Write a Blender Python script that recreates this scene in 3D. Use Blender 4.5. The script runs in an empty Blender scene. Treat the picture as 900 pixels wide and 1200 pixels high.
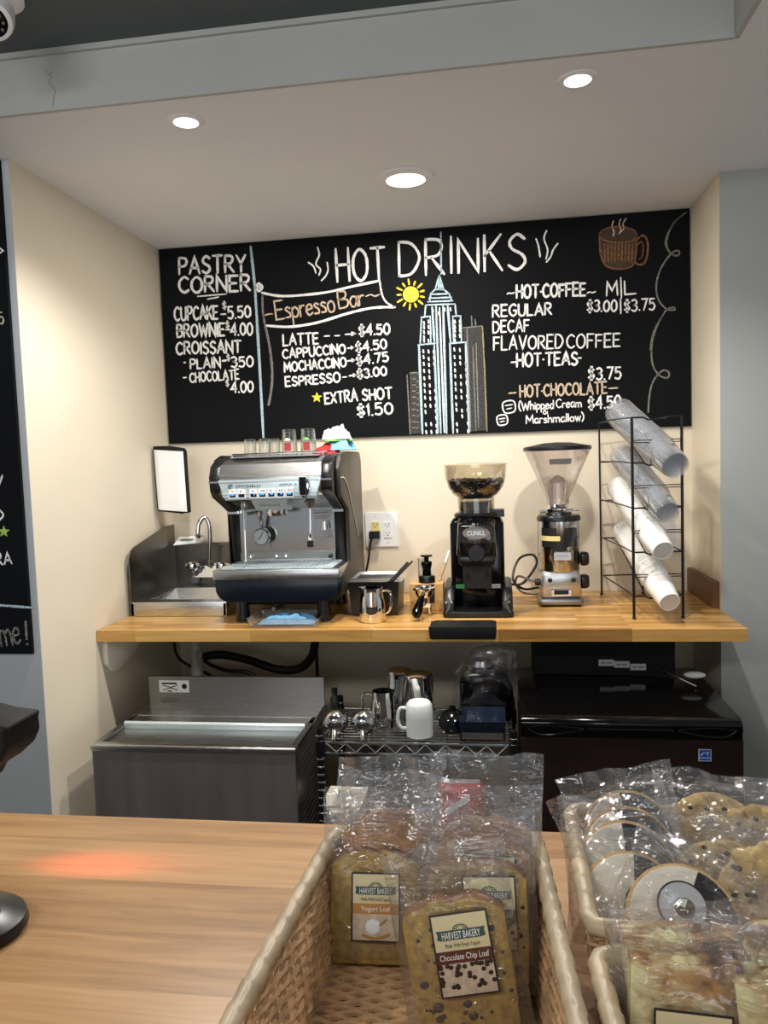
import bpy, bmesh, math, random
from mathutils import Vector, Matrix, noise
random.seed(7)
S = bpy.context.scene
COL = S.collection
rad = math.radians

# ------------------------------------------------------------------ camera, world, light, exposure
CAM = Vector((0, 0, 1.49))
def cam_axes(yaw, pitch, roll):
    cy, sy, cp, sp = math.cos(yaw), math.sin(yaw), math.cos(pitch), math.sin(pitch)
    f = Vector((-sy*cp, cy*cp, -sp)); r = Vector((cy, sy, 0)); u = r.cross(f)
    cr, sr = math.cos(roll), math.sin(roll)
    return cr*r + sr*u, -sr*r + cr*u, f
RX, UP, FW = cam_axes(rad(8.3), rad(4.0), rad(-2.0))
cd = bpy.data.cameras.new('camera'); cam = bpy.data.objects.new('camera', cd); COL.objects.link(cam)
cd.sensor_fit = 'HORIZONTAL'; cd.sensor_width = 36; cd.lens = 36; cd.clip_start = .02
cam.matrix_world = Matrix(((RX.x, UP.x, -FW.x, CAM.x), (RX.y, UP.y, -FW.y, CAM.y), (RX.z, UP.z, -FW.z, CAM.z), (0, 0, 0, 1)))
S.camera = cam
def ray(px, py): return RX*((px-450)/900) - UP*((py-600)/900) + FW
def onY(px, py, y): v = ray(px, py); return CAM + v*((y-CAM.y)/v.y)
def onZ(px, py, z): v = ray(px, py); return CAM + v*((z-CAM.z)/v.z)

S.view_settings.view_transform = 'Standard'; S.view_settings.look = 'None'
S.view_settings.gamma = 1; S.view_settings.use_curve_mapping = False
S.view_settings.exposure = 0.0
S.cycles.transparent_max_bounces = 64; S.cycles.max_bounces = 10
S.cycles.sample_clamp_indirect = 4.0
W = bpy.data.worlds.new('world'); S.world = W; W.use_nodes = True
bg = W.node_tree.nodes['Background']; bg.inputs[0].default_value = (.95, .97, 1.0, 1); bg.inputs[1].default_value = .36

def area(name, loc, rot, sx, sy, power, col, shape='RECTANGLE', spread=180):
    l = bpy.data.lights.new(name, 'AREA'); l.shape = shape; l.size = sx; l.size_y = sy; l.energy = power; l.color = col; l.spread = rad(spread)
    o = bpy.data.objects.new(name, l); o.location = loc; o.rotation_euler = rot; COL.objects.link(o); return o
def spot(name, loc, target, power, col, angle, blend, size):
    l = bpy.data.lights.new(name, 'SPOT'); l.energy = power; l.color = col; l.spot_size = rad(angle); l.spot_blend = blend; l.shadow_soft_size = size
    o = bpy.data.objects.new(name, l); o.location = loc
    o.rotation_euler = (Vector(target)-Vector(loc)).to_track_quat('-Z', 'Y').to_euler(); COL.objects.link(o); return o
# unseen fill lamps added above the customer side, tilted to brighten the alcove
area('fill_light_a', (-1.1, -.7, 2.50), (rad(38), 0, 0), 1.2, .25, 21, (1.0, .99, .96))
area('fill_light_b', (.9, -.7, 2.50), (rad(38), 0, 0), 1.2, .25, 21, (1.0, .99, .96))
# the shop window far behind the camera
area('shop_window', (.3, -3.4, 1.35), (rad(90), 0, 0), 3.6, 1.5, 42, (.88, .95, 1.0))
# light of the three recessed lamps of the lowered ceiling
area('downlight_glow', (-.27, 2.60, 2.398), (0, 0, 0), .15, .15, 17, (1.0, .93, .84), 'DISK')
spot('puck_glow_left', (-.80, 2.04, 2.40), (-.84, 2.12, 0), 62, (1.0, .98, .93), 140, .6, .03)
spot('puck_glow_right', (.225, 2.03, 2.40), (.22, 2.12, 0), 62, (1.0, .98, .93), 140, .6, .03)

# ------------------------------------------------------------------ materials
def lin(c):
    return tuple(((v/255)/12.92 if v/255 <= .04045 else ((v/255+.055)/1.055)**2.4) for v in c)
def newmat(name):
    m = bpy.data.materials.new(name); m.use_nodes = True
    return m, m.node_tree.nodes, m.node_tree.links, m.node_tree.nodes['Principled BSDF']
def mat(name, c, rough=.5, metal=0, var=.0, scale=20, bump=0, bscale=None, stretch=None, emit=0, alpha=1, coat=0, spec=.5, rvar=0):
    m, N, L, P = newmat(name); c = lin(c)
    P.inputs['Base Color'].default_value = (*c, 1); P.inputs['Roughness'].default_value = rough; P.inputs['Metallic'].default_value = metal
    P.inputs['Specular IOR Level'].default_value = spec; P.inputs['Coat Weight'].default_value = coat; P.inputs['Alpha'].default_value = alpha
    if emit: P.inputs['Emission Color'].default_value = (*c, 1); P.inputs['Emission Strength'].default_value = emit
    if var or bump or rvar:
        tc = N.new('ShaderNodeTexCoord'); mp = N.new('ShaderNodeMapping'); L.new(tc.outputs['Object'], mp.inputs[0])
        if stretch: mp.inputs['Scale'].default_value = stretch
        nz = N.new('ShaderNodeTexNoise'); nz.inputs['Scale'].default_value = scale; nz.inputs['Detail'].default_value = 5; L.new(mp.outputs[0], nz.inputs['Vector'])
        if var:
            cr = N.new('ShaderNodeValToRGB'); cr.color_ramp.elements[0].position = .3; cr.color_ramp.elements[1].position = .7
            cr.color_ramp.elements[0].color = (*[v*(1-var) for v in c], 1); cr.color_ramp.elements[1].color = (*[min(1, v*(1+var)) for v in c], 1)
            L.new(nz.outputs['Fac'], cr.inputs[0]); L.new(cr.outputs[0], P.inputs['Base Color'])
        if rvar:
            mr = N.new('ShaderNodeMapRange'); mr.inputs[3].default_value = rough-rvar; mr.inputs[4].default_value = rough+rvar
            L.new(nz.outputs['Fac'], mr.inputs[0]); L.new(mr.outputs[0], P.inputs['Roughness'])
        if bump:
            n2 = nz
            if bscale: n2 = N.new('ShaderNodeTexNoise'); n2.inputs['Scale'].default_value = bscale; n2.inputs['Detail'].default_value = 4; L.new(mp.outputs[0], n2.inputs['Vector'])
            b = N.new('ShaderNodeBump'); b.inputs['Strength'].default_value = bump; b.inputs['Distance'].default_value = .002
            L.new(n2.outputs['Fac'], b.inputs['Height']); L.new(b.outputs[0], P.inputs['Normal'])
    return m
def wood(name, ca, cb, cc, length, width, rough=.4, grain=.35, axis='X'):
    m, N, L, P = newmat(name)
    tc = N.new('ShaderNodeTexCoord'); mp = N.new('ShaderNodeMapping'); L.new(tc.outputs['Object'], mp.inputs[0])
    if axis == 'Y': mp.inputs['Rotation'].default_value = (0, 0, rad(90))
    br = N.new('ShaderNodeTexBrick'); br.offset = .37; br.offset_frequency = 2
    br.inputs['Scale'].default_value = 1; br.inputs['Brick Width'].default_value = length; br.inputs['Row Height'].default_value = width
    br.inputs['Mortar Size'].default_value = .0006; br.inputs['Mortar Smooth'].default_value = .6
    br.inputs['Color1'].default_value = (0, 0, 0, 1); br.inputs['Color2'].default_value = (1, 1, 1, 1); br.inputs['Mortar'].default_value = (.15, .15, .15, 1)
    L.new(mp.outputs[0], br.inputs['Vector'])
    m2 = N.new('ShaderNodeMapping'); m2.inputs['Scale'].default_value = (1.6, 22, 22); L.new(mp.outputs[0], m2.inputs[0])
    ad = N.new('ShaderNodeVectorMath'); ad.operation = 'MULTIPLY_ADD'; L.new(br.outputs['Color'], ad.inputs[0]); ad.inputs[1].default_value = (13, 7, 5); L.new(m2.outputs[0], ad.inputs[2])
    nz = N.new('ShaderNodeTexNoise'); nz.inputs['Scale'].default_value = 2.2; nz.inputs['Detail'].default_value = 7; nz.inputs['Roughness'].default_value = .62; nz.inputs['Distortion'].default_value = .6
    L.new(ad.outputs[0], nz.inputs['Vector'])
    mx = N.new('ShaderNodeMath'); mx.operation = 'MULTIPLY_ADD'; L.new(nz.outputs['Fac'], mx.inputs[0]); mx.inputs[1].default_value = 1.5*grain
    sb = N.new('ShaderNodeMath'); sb.operation = 'MULTIPLY_ADD'; L.new(br.outputs['Color'], sb.inputs[0]); sb.inputs[1].default_value = 1-grain; sb.inputs[2].default_value = -.25*grain
    L.new(sb.outputs[0], mx.inputs[2])
    cr = N.new('ShaderNodeValToRGB'); e = cr.color_ramp.elements
    e[0].position = .05; e[0].color = (*lin(ca), 1); e[1].position = .95; e[1].color = (*lin(cc), 1)
    k = e.new(.5); k.color = (*lin(cb), 1)
    L.new(mx.outputs[0], cr.inputs[0]); L.new(cr.outputs[0], P.inputs['Base Color']); P.inputs['Roughness'].default_value = rough
    b = N.new('ShaderNodeBump'); b.inputs['Strength'].default_value = .12; b.inputs['Distance'].default_value = .001
    L.new(nz.outputs['Fac'], b.inputs['Height']); L.new(b.outputs[0], P.inputs['Normal'])
    return m
def film(name, tint=(1, 1, 1), base=.05, gloss=.55, rough=.07, bump=.35, bscale=60, milk=0.0, fold=None):
    m, N, L, P = newmat(name); N.remove(P); out = N['Material Output']
    tr = N.new('ShaderNodeBsdfTransparent'); tr.inputs[0].default_value = (*tint, 1)
    gl = N.new('ShaderNodeBsdfGlossy'); gl.inputs['Roughness'].default_value = rough
    lw = N.new('ShaderNodeLayerWeight'); lw.inputs[0].default_value = .35
    mr = N.new('ShaderNodeMapRange'); mr.inputs[3].default_value = base; mr.inputs[4].default_value = gloss; L.new(lw.outputs['Facing'], mr.inputs[0])
    if bump:
        tc = N.new('ShaderNodeTexCoord'); nz = N.new('ShaderNodeTexNoise'); nz.inputs['Scale'].default_value = bscale; nz.inputs['Detail'].default_value = 3; nz.inputs['Distortion'].default_value = 1.2
        L.new(tc.outputs['Object'], nz.inputs['Vector'])
        if fold:
            mp = N.new('ShaderNodeMapping'); mp.inputs['Scale'].default_value = fold; mp.inputs['Rotation'].default_value = (0, rad(12), 0); L.new(tc.outputs['Object'], mp.inputs[0]); L.new(mp.outputs[0], nz.inputs['Vector'])
            nz.inputs['Detail'].default_value = 1.5; nz.inputs['Distortion'].default_value = 2.2
            ab = N.new('ShaderNodeMath'); ab.operation = 'SUBTRACT'; ab.inputs[1].default_value = .5; L.new(nz.outputs['Fac'], ab.inputs[0])
            a2 = N.new('ShaderNodeMath'); a2.operation = 'ABSOLUTE'; L.new(ab.outputs[0], a2.inputs[0]); src = a2.outputs[0]
        else: src = nz.outputs['Fac']
        b = N.new('ShaderNodeBump'); b.inputs['Strength'].default_value = bump; b.inputs['Distance'].default_value = .007 if fold else .004
        L.new(src, b.inputs['Height']); L.new(b.outputs[0], gl.inputs['Normal']); L.new(b.outputs[0], lw.inputs['Normal'])
    mix = N.new('ShaderNodeMixShader'); L.new(mr.outputs[0], mix.inputs[0]); L.new(tr.outputs[0], mix.inputs[1]); L.new(gl.outputs[0], mix.inputs[2])
    last = mix
    if milk:
        df = N.new('ShaderNodeBsdfDiffuse'); df.inputs[0].default_value = (.75, .78, .82, 1)
        m2 = N.new('ShaderNodeMixShader'); m2.inputs[0].default_value = milk; L.new(mix.outputs[0], m2.inputs[1]); L.new(df.outputs[0], m2.inputs[2]); last = m2
    L.new(last.outputs[0], out.inputs[0]); return m
def chalkmat(name, c, thr=.36):
    m, N, L, P = newmat(name); c = lin(c)
    tc = N.new('ShaderNodeTexCoord'); nz = N.new('ShaderNodeTexNoise'); nz.inputs['Scale'].default_value = 320; nz.inputs['Detail'].default_value = 2
    L.new(tc.outputs['Object'], nz.inputs['Vector'])
    cr = N.new('ShaderNodeValToRGB'); cr.color_ramp.elements[0].position = thr; cr.color_ramp.elements[1].position = thr+.16
    cr.color_ramp.elements[0].color = (.25, .25, .25, 1); cr.color_ramp.elements[1].color = (1, 1, 1, 1)
    L.new(nz.outputs['Fac'], cr.inputs[0]); L.new(cr.outputs[0], P.inputs['Alpha'])
    P.inputs['Base Color'].default_value = (*c, 1); P.inputs['Roughness'].default_value = .95; P.inputs['Specular IOR Level'].default_value = .1
    return m
def steelmat(name, c=(200, 200, 198), rough=.28, stretch=(2, 60, 60)):
    return mat(name, c, rough, 1, var=.08, scale=6, bump=.06, stretch=stretch, rvar=.06)

M = dict(
    cream=mat('cream_paint', (224, 213, 192), .55, var=.03, scale=3, bump=.05, bscale=180),
    grey=mat('grey_paint', (170, 172, 169), .6, var=.03, scale=3, bump=.05, bscale=180),
    bluegrey=mat('blue_grey_paint', (186, 190, 194), .6, var=.03, scale=3, bump=.05, bscale=180),
    ceil=mat('ceiling_paint', (236, 237, 240), .7, var=.02, scale=2, bump=.05, bscale=120),
    fascia=mat('fascia_paint', (182, 184, 181), .6, var=.03, scale=4, bump=.05, bscale=90),
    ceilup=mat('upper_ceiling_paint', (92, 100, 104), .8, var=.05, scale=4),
    floor=mat('floor_tile', (60, 56, 54), .5, var=.2, scale=4),
    board=mat('chalkboard_black', (13, 15, 18), .7, spec=.12, var=.25, scale=2.5, bump=.05, bscale=200),
    worktop=wood('butcher_block', (112, 72, 30), (192, 144, 78), (226, 188, 120), .42, .030, .30, .45),
    counter=wood('counter_planks', (116, 80, 46), (180, 138, 94), (206, 168, 124), 5.0, .105, .34, .62),
    counterfront=mat('counter_front_panel', (90, 80, 72), .6, var=.1, scale=6),
    pale_wood=wood('pale_wood', (176, 130, 76), (206, 164, 104), (222, 184, 128), .5, .05, .45, .6),
    dark_wood=wood('dark_wood', (80, 48, 24), (112, 70, 36), (130, 86, 46), .5, .06, .45, .6, 'Y'),
    steel=steelmat('brushed_steel'), steel_d=steelmat('dull_steel', (150, 148, 146), .34), chrome=mat('chrome', (225, 226, 228), .06, 1),
    mirror=mat('polished_steel', (190, 194, 196), .14, 1, bump=.02, scale=8),
    binfront=mat('bin_steel', (172, 163, 163), .4, .8, var=.12, scale=3, stretch=(5, 1, .6), rvar=.08),
    silver=mat('silver_plastic', (206, 220, 224), .3, .45, var=.03, scale=10),
    black=mat('black_plastic', (14, 14, 16), .32), blackm=mat('matte_black', (11, 11, 12), .6, spec=.25, bump=.1, scale=160), blackg=mat('gloss_black', (7, 7, 8), .10, spec=.35),
    navy=mat('navy_plastic', (12, 20, 34), .28), bronze=mat('bronze_panel', (60, 55, 49), .42, .4, var=.06, scale=8, bump=.15, bscale=240),
    white=mat('white_plastic', (236, 236, 236), .35), offwhite=mat('warm_white', (222, 216, 200), .45), ceramic=mat('white_ceramic', (222, 226, 224), .18, coat=.4),
    yellowp=mat('pale_yellow_plastic', (226, 206, 140), .4), dark=mat('dark_hole', (6, 6, 6), .7), greyp=mat('grey_plastic', (120, 120, 120), .5), lgrey=mat('light_grey_plastic', (176, 180, 184), .45),
    pvc=mat('grey_pipe', (172, 172, 168), .4), wire=mat('black_wire', (16, 15, 15), .4, .3),
    bluelight=mat('blue_button_light', (60, 140, 240), .4, emit=1.0), greenled=mat('green_led', (30, 220, 90), .4, emit=2.5), lamp_w=mat('warm_lamp', (255, 240, 214), .4, emit=6), lamp_c=mat('cool_lamp', (232, 244, 255), .4, emit=7),
    glass=film('clear_glass', (.97, .98, .98), .06, .8, .03, .05, 30), acrylic=film('smoky_acrylic', (.93, .90, .84), .06, .55, .05, 0), acrylic_p=film('pinkish_acrylic', (.985, .96, .955), .045, .5, .05, 0, milk=.03),
    film=film('cellophane', (.985, .985, .985), .035, .72, .05, 1.0, 20, milk=.035, fold=(.8, 1.0, 1.9)), film_d=film('loose_clear_plastic', (.95, .95, .95), .03, .35, .14, .8, 40, milk=.01),
    clearcup=film('clear_cup', (.993, .995, 1.0), .04, .5, .06, 0, milk=.055), traycl=film('clear_tray', (.92, .94, .95), .07, .6, .06, 0, milk=.04),
    paper=mat('paper_cup', (234, 232, 226), .5), papercore=mat('paper_cup_base', (214, 210, 202), .6),
    beans=mat('coffee_beans', (20, 12, 9), .35, var=.4, scale=120, bump=.6, bscale=160),
    redcloth=mat('red_cloth', (176, 36, 40), .9, var=.1, scale=90), bluecloth=mat('blue_cloth', (118, 178, 218), .9, var=.12, scale=120, bump=.4, bscale=260), whitecloth=mat('white_cloth', (206, 206, 203), .9, bump=.6, scale=40, bscale=70), greencloth=mat('green_cloth', (120, 196, 90), .9),
    crumb=mat('yellow_cake_crumb', (158, 128, 60), .8, var=.34, scale=130, bump=.5, bscale=220), crust=mat('brown_crust', (126, 80, 32), .7, var=.25, scale=40, bump=.3, bscale=120), browncrumb=mat('brown_cake_crumb', (160, 112, 58), .8, var=.3, scale=60, bump=.4, bscale=160), yedge=mat('yellow_cake_edge', (186, 152, 40), .7, var=.12, scale=60),
    choc=mat('chocolate', (48, 28, 22), .45), label=mat('label_cream', (206, 192, 150), .45), labelborder=mat('label_border', (34, 26, 24), .45), banner=mat('label_banner', (44, 72, 66), .45), labeltxt=mat('label_white_ink', (236, 236, 226), .5), labelink=mat('label_dark_ink', (70, 54, 36), .5), labelbrown=mat('label_brown', (84, 34, 24), .5), labeltan=mat('label_tan', (176, 124, 62), .5), labelgrey=mat('label_picture', (190, 172, 150), .5, var=.2, scale=160),
    cookie=mat('cookie_base', (206, 168, 110), .75, var=.15, scale=70), icing_w=mat('white_icing', (236, 228, 212), .3), icing_b=mat('dark_icing', (14, 10, 10), .3), chipc=mat('chip_cookie', (204, 174, 118), .8, var=.32, scale=60, bump=.7, bscale=130),
    wicker=mat('wicker', (200, 162, 120), .5, var=.28, scale=45), rim=mat('wicker_rim', (186, 165, 134), .40, var=.2, scale=30),
    fridge=mat('dark_brown_steel', (58, 42, 40), .34, .5, var=.08, scale=4, stretch=(1, 1, 8)), redbag=mat('red_foil', (206, 24, 32), .3, .2), blue_s=mat('blue_sticker', (24, 92, 190), .5), smoke=mat('smoke_window', (36, 36, 38), .12), sinkside=steelmat('sink_steel', (120, 116, 110), .34),
    darkblue=mat('dark_blue_glass', (20, 28, 44), .12), gold=mat('brushed_gold', (178, 150, 96), .4, .6), cardboard=mat('grey_card', (74, 74, 74), .7), green_t=mat('green_ink', (40, 110, 60), .5), red_t=mat('red_ink_and_reflection', (150, 50, 50), .5),
    ck_white=chalkmat('chalk_white', (248, 248, 246), .30), ck_blue=chalkmat('chalk_pale_blue', (196, 220, 232)), ck_grey=chalkmat('chalk_grey', (150, 146, 140), .40), ck_peach=chalkmat('chalk_peach', (226, 204, 178)), ck_yellow=chalkmat('chalk_yellow', (244, 220, 80), .30), ck_brown=chalkmat('chalk_brown', (150, 106, 76), .42), ck_sand=chalkmat('chalk_sand', (176, 166, 120), .40), ck_dim=chalkmat('chalk_faint', (84, 84, 84), .42), ck_green=chalkmat('chalk_green', (188, 226, 110)), ck_dbrown=chalkmat('chalk_dark_brown', (96, 80, 66), .42),
)
def crumbcake():
    m, N, L, P = newmat('crumb_cake')
    tc = N.new('ShaderNodeTexCoord'); vo = N.new('ShaderNodeTexVoronoi'); vo.inputs['Scale'].default_value = 42
    nz = N.new('ShaderNodeTexNoise'); nz.inputs['Scale'].default_value = 34; nz.inputs['Detail'].default_value = 5
    L.new(tc.outputs['Object'], nz.inputs['Vector']); L.new(tc.outputs['Object'], vo.inputs['Vector'])
    cr = N.new('ShaderNodeValToRGB'); e = cr.color_ramp.elements
    e[0].position = .36; e[0].color = (*lin((96, 58, 30)), 1); e[1].position = .62; e[1].color = (*lin((214, 202, 150)), 1)
    k = e.new(.48); k.color = (*lin((172, 128, 70)), 1)
    L.new(nz.outputs['Fac'], cr.inputs[0]); L.new(cr.outputs[0], P.inputs['Base Color']); P.inputs['Roughness'].default_value = .75
    b = N.new('ShaderNodeBump'); b.inputs['Strength'].default_value = .8; b.inputs['Distance'].default_value = .004
    L.new(vo.outputs['Distance'], b.inputs['Height']); L.new(b.outputs[0], P.inputs['Normal']); return m
M['crumbcake'] = crumbcake()

# ------------------------------------------------------------------ mesh helpers
class MB:
    def __init__(s): s.v = []; s.f = []; s.m = []; s.mi = 0; s.M = Matrix()
    def add(s, vs, fs):
        o = len(s.v); s.v += [s.M @ Vector(v) for v in vs]; s.f += [[i+o for i in f] for f in fs]; s.m += [s.mi]*len(fs); return s
    def _bm(s, bm, b, seg, ang=30):
        if b:
            ed = [e for e in bm.edges if len(e.link_faces) == 2 and e.calc_face_angle(0) > rad(ang)]
            bmesh.ops.bevel(bm, geom=ed, offset=b, segments=seg, profile=.5, affect='EDGES', clamp_overlap=True)
        bm.verts.index_update()
        s.add([v.co.copy() for v in bm.verts], [[v.index for v in f.verts] for f in bm.faces]); bm.free(); return s
    def box(s, x0, x1, y0, y1, z0, z1, b=0, seg=2):
        bm = bmesh.new()
        vs = [bm.verts.new(p) for p in ((x0,y0,z0),(x1,y0,z0),(x1,y1,z0),(x0,y1,z0),(x0,y0,z1),(x1,y0,z1),(x1,y1,z1),(x0,y1,z1))]
        for f in ((0,3,2,1),(4,5,6,7),(0,1,5,4),(1,2,6,5),(2,3,7,6),(3,0,4,7)): bm.faces.new([vs[i] for i in f])
        return s._bm(bm, b, seg)
    def prism(s, poly, axis, a, b, bev=0, seg=2):
        bm = bmesh.new()
        def P(p, t): return {'x': (t, p[0], p[1]), 'y': (p[0], t, p[1]), 'z': (p[0], p[1], t)}[axis]
        A = [bm.verts.new(P(p, a)) for p in poly]; B = [bm.verts.new(P(p, b)) for p in poly]; n = len(poly)
        bm.faces.new(A[::-1]); bm.faces.new(B)
        for i in range(n): bm.faces.new((A[i], A[(i+1) % n], B[(i+1) % n], B[i]))
        bmesh.ops.recalc_face_normals(bm, faces=bm.faces)
        return s._bm(bm, bev, seg)
    def hexa(s, c, b=0, seg=2):   # eight corners, bottom 4 then top 4
        bm = bmesh.new(); vs = [bm.verts.new(p) for p in c]
        for f in ((0,3,2,1),(4,5,6,7),(0,1,5,4),(1,2,6,5),(2,3,7,6),(3,0,4,7)): bm.faces.new([vs[i] for i in f])
        return s._bm(bm, b, seg)
    def lathe(s, prof, seg=24, c=(0,0,0), ax='z', a0=0, a1=2*math.pi):
        full = abs(a1-a0-2*math.pi) < 1e-6; n = seg if full else seg+1; vs = []; fs = []
        for r, z in prof:
            for i in range(n):
                t = a0+(a1-a0)*i/seg; x, y = r*math.cos(t), r*math.sin(t)
                p = {'z': (x, y, z), 'y': (x, z, y), 'x': (z, x, y)}[ax]
                vs.append((p[0]+c[0], p[1]+c[1], p[2]+c[2]))
        for k in range(len(prof)-1):
            for i in range(seg):
                j = (i+1) % n if full else i+1
                fs.append((k*n+i, k*n+j, (k+1)*n+j, (k+1)*n+i))
        if prof[0][0] > 1e-5 and full and prof[0] != prof[-1]: fs.append(tuple(range(n))[::-1]) if s.caps else None
        if prof[-1][0] > 1e-5 and full and prof[0] != prof[-1]: fs.append(tuple((len(prof)-1)*n+i for i in range(n))) if s.caps else None
        return s.add(vs, fs)
    caps = True
    def cyl(s, p0, p1, r0, r1=None, seg=16):
        return s.tube([p0, p1], [r0, r0 if r1 is None else r1], seg)
    def tube(s, pts, r, seg=8, closed=False, flat=1.0):
        pts = [Vector(p) for p in pts]; n = len(pts); rs = r if isinstance(r, (list, tuple)) else [r]*n
        vs = []; fs = []; u = None
        for i in range(n):
            a = pts[(i-1) % n] if closed or i else pts[i]; b = pts[(i+1) % n] if closed or i < n-1 else pts[i]
            t = (b-a); t = t.normalized() if t.length > 1e-9 else Vector((0, 0, 1))
            if u is None:
                u = t.orthogonal().normalized() if abs(t.z) > .9 else Vector((0, 0, 1)).cross(t).normalized()
            u = (u - t*u.dot(t)); u = u.normalized() if u.length > 1e-9 else t.orthogonal().normalized()
            w = t.cross(u)
            for k in range(seg):
                q = 2*math.pi*k/seg; vs.append(pts[i]+rs[i]*(math.cos(q)*u+flat*math.sin(q)*w))
        for i in range(n if closed else n-1):
            j = (i+1) % n
            for k in range(seg):
                l = (k+1) % seg; fs.append((i*seg+k, i*seg+l, j*seg+l, j*seg+k))
        if not closed: fs.append(tuple(range(seg))[::-1]); fs.append(tuple((n-1)*seg+k for k in range(seg)))
        return s.add(vs, fs)
    def ball(s, c, r, seg=12, rings=8):
        if not isinstance(r, (tuple, list)): r = (r, r, r)
        vs = [(c[0], c[1], c[2]-r[2])]; fs = []
        for i in range(1, rings):
            p = -math.pi/2+math.pi*i/rings
            for k in range(seg):
                q = 2*math.pi*k/seg; vs.append((c[0]+r[0]*math.cos(p)*math.cos(q), c[1]+r[1]*math.cos(p)*math.sin(q), c[2]+r[2]*math.sin(p)))
        vs.append((c[0], c[1], c[2]+r[2])); T = len(vs)-1
        for k in range(seg):
            l = (k+1) % seg; fs.append((0, 1+l, 1+k)); fs.append((T, T-seg+k, T-seg+l))
            for i in range(rings-2): fs.append((1+i*seg+k, 1+i*seg+l, 1+(i+1)*seg+l, 1+(i+1)*seg+k))
        return s.add(vs, fs)
    def grid(s, fn, nu, nv):
        vs = [fn(i/nu, j/nv) for j in range(nv+1) for i in range(nu+1)]
        return s.add(vs, [(j*(nu+1)+i, j*(nu+1)+i+1, (j+1)*(nu+1)+i+1, (j+1)*(nu+1)+i) for j in range(nv) for i in range(nu)])
    def ngon(s, pts): return s.add(pts, [tuple(range(len(pts)))])
    def text(s, txt, o, ex, ez, h, width=None):      # letters laid on the plane through o; ex along the line, ez upward
        vs, fs, w, H = text_geo(txt); ex = Vector(ex).normalized(); ez = Vector(ez).normalized(); o = Vector(o)
        k = h/H; kx = k if width is None else width/w
        return s.add([o+ex*(v[0]*kx)+ez*(v[1]*k) for v in vs], fs)
    def build(s, name, mats, parent=None, smooth=True, ang=38, loc=None):
        me = bpy.data.meshes.new(name); me.from_pydata([tuple(v) for v in s.v], [], s.f)
        if not isinstance(mats, (list, tuple)): mats = [mats]
        for m in mats: me.materials.append(M[m] if isinstance(m, str) else m)
        if any(s.m): me.polygons.foreach_set('material_index', s.m)
        bm = bmesh.new(); bm.from_mesh(me); bmesh.ops.recalc_face_normals(bm, faces=bm.faces); bm.to_mesh(me); bm.free()
        if smooth: me.shade_smooth(); me.set_sharp_from_angle(angle=rad(ang))
        me.update()
        o = bpy.data.objects.new(name, me); COL.objects.link(o)
        if parent: o.parent = parent
        if loc: o.location = loc
        return o
_tc = {}
def text_geo(t):
    if t not in _tc:
        cu = bpy.data.curves.new('tmp', 'FONT'); cu.body = t; cu.size = 1; cu.resolution_u = 3
        ob = bpy.data.objects.new('tmp', cu); COL.objects.link(ob); dg = bpy.context.evaluated_depsgraph_get(); dg.update()
        me = ob.evaluated_get(dg).to_mesh(); vs = [v.co.copy() for v in me.vertices]; fs = [tuple(p.vertices) for p in me.polygons]
        x0 = min(v.x for v in vs); vs = [(v.x-x0, v.y) for v in vs]
        bpy.data.objects.remove(ob); bpy.data.curves.remove(cu)
        _tc[t] = (vs, fs, max(v[0] for v in vs), .7)
    return _tc[t]
def tag(o, label, cat, group=None, kind=None):
    if kind: o['kind'] = kind
    if label: o['label'] = label
    if cat: o['category'] = cat
    if group: o['group'] = group
    return o
def thing(name, label, cat, loc=(0, 0, 0), rz=0, group=None):
    o = bpy.data.objects.new(name, None); COL.objects.link(o); o.empty_display_size = .05; o.location = loc; o.rotation_euler = (0, 0, rz)
    return tag(o, label, cat, group)
def struct(name, mb, m, smooth=False):
    o = mb.build(name, m, None, smooth); o['kind'] = 'structure'; return o
def dup(root, loc, rot=None, label=None, group=None):
    r = root.copy(); COL.objects.link(r); r.location = loc
    if rot is not None: r.rotation_euler = rot
    if label: r['label'] = label
    if group: r['group'] = group
    for ch in list(root.children):
        c = ch.copy(); COL.objects.link(c); c.parent = r
        for g in list(ch.children):
            d = g.copy(); COL.objects.link(d); d.parent = c
    return r
def spline(pts, n=6, closed=False):
    pts = [Vector(p) for p in pts]; N = len(pts); out = []
    for i in range(N if closed else N-1):
        if closed: a, b, c, d = pts[(i-1) % N], pts[i], pts[(i+1) % N], pts[(i+2) % N]
        else: a, b, c, d = pts[max(i-1, 0)], pts[i], pts[i+1], pts[min(i+2, N-1)]
        for k in range(n):
            t = k/n; out.append(.5*((2*b)+(c-a)*t+(2*a-5*b+4*c-d)*t*t+(3*b-a-3*c+d)*t**3))
    if not closed: out.append(pts[-1])
    return out

# ------------------------------------------------------------------ the room
XL, XR, YB, YL, YR, ZC, ZU, YS, XS = -1.405, .775, 3.2, 2.17, 2.81, 2.415, 2.565, 1.925, .575
struct('floor', MB().box(-3, 2.6, -3, 3.4, -.1, 0), 'floor')
struct('wall_back', MB().box(XL-.1, XR+.1, YB, YB+.1, 0, ZC+.05), 'cream')
struct('wall_left', MB().box(XL-.1, XL, YL, YB, 0, ZC), 'cream')
struct('wall_right', MB().box(XR, XR+.1, YR, YB, 0, ZC), 'cream')
struct('wall_front_left', MB().box(-3, XL-.0005, YL-.002, YL+.1, 0, ZC), 'bluegrey')
struct('wall_front_right', MB().box(XR+.0005, 2.6, YR-.002, YR+.1, 0, ZC), 'grey')
L_ = [(-3, YS), (XS, YS), (XS, -3), (2.6, -3), (2.6, YB+.1), (-3, YB+.1)]
struct('ceiling', MB().prism(L_, 'z', ZC, ZU-.02), 'ceil')
struct('ceiling_upper', MB().box(-3, XS+.02, -3, YS+.02, ZU, ZU+.08), 'ceilup')
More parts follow.
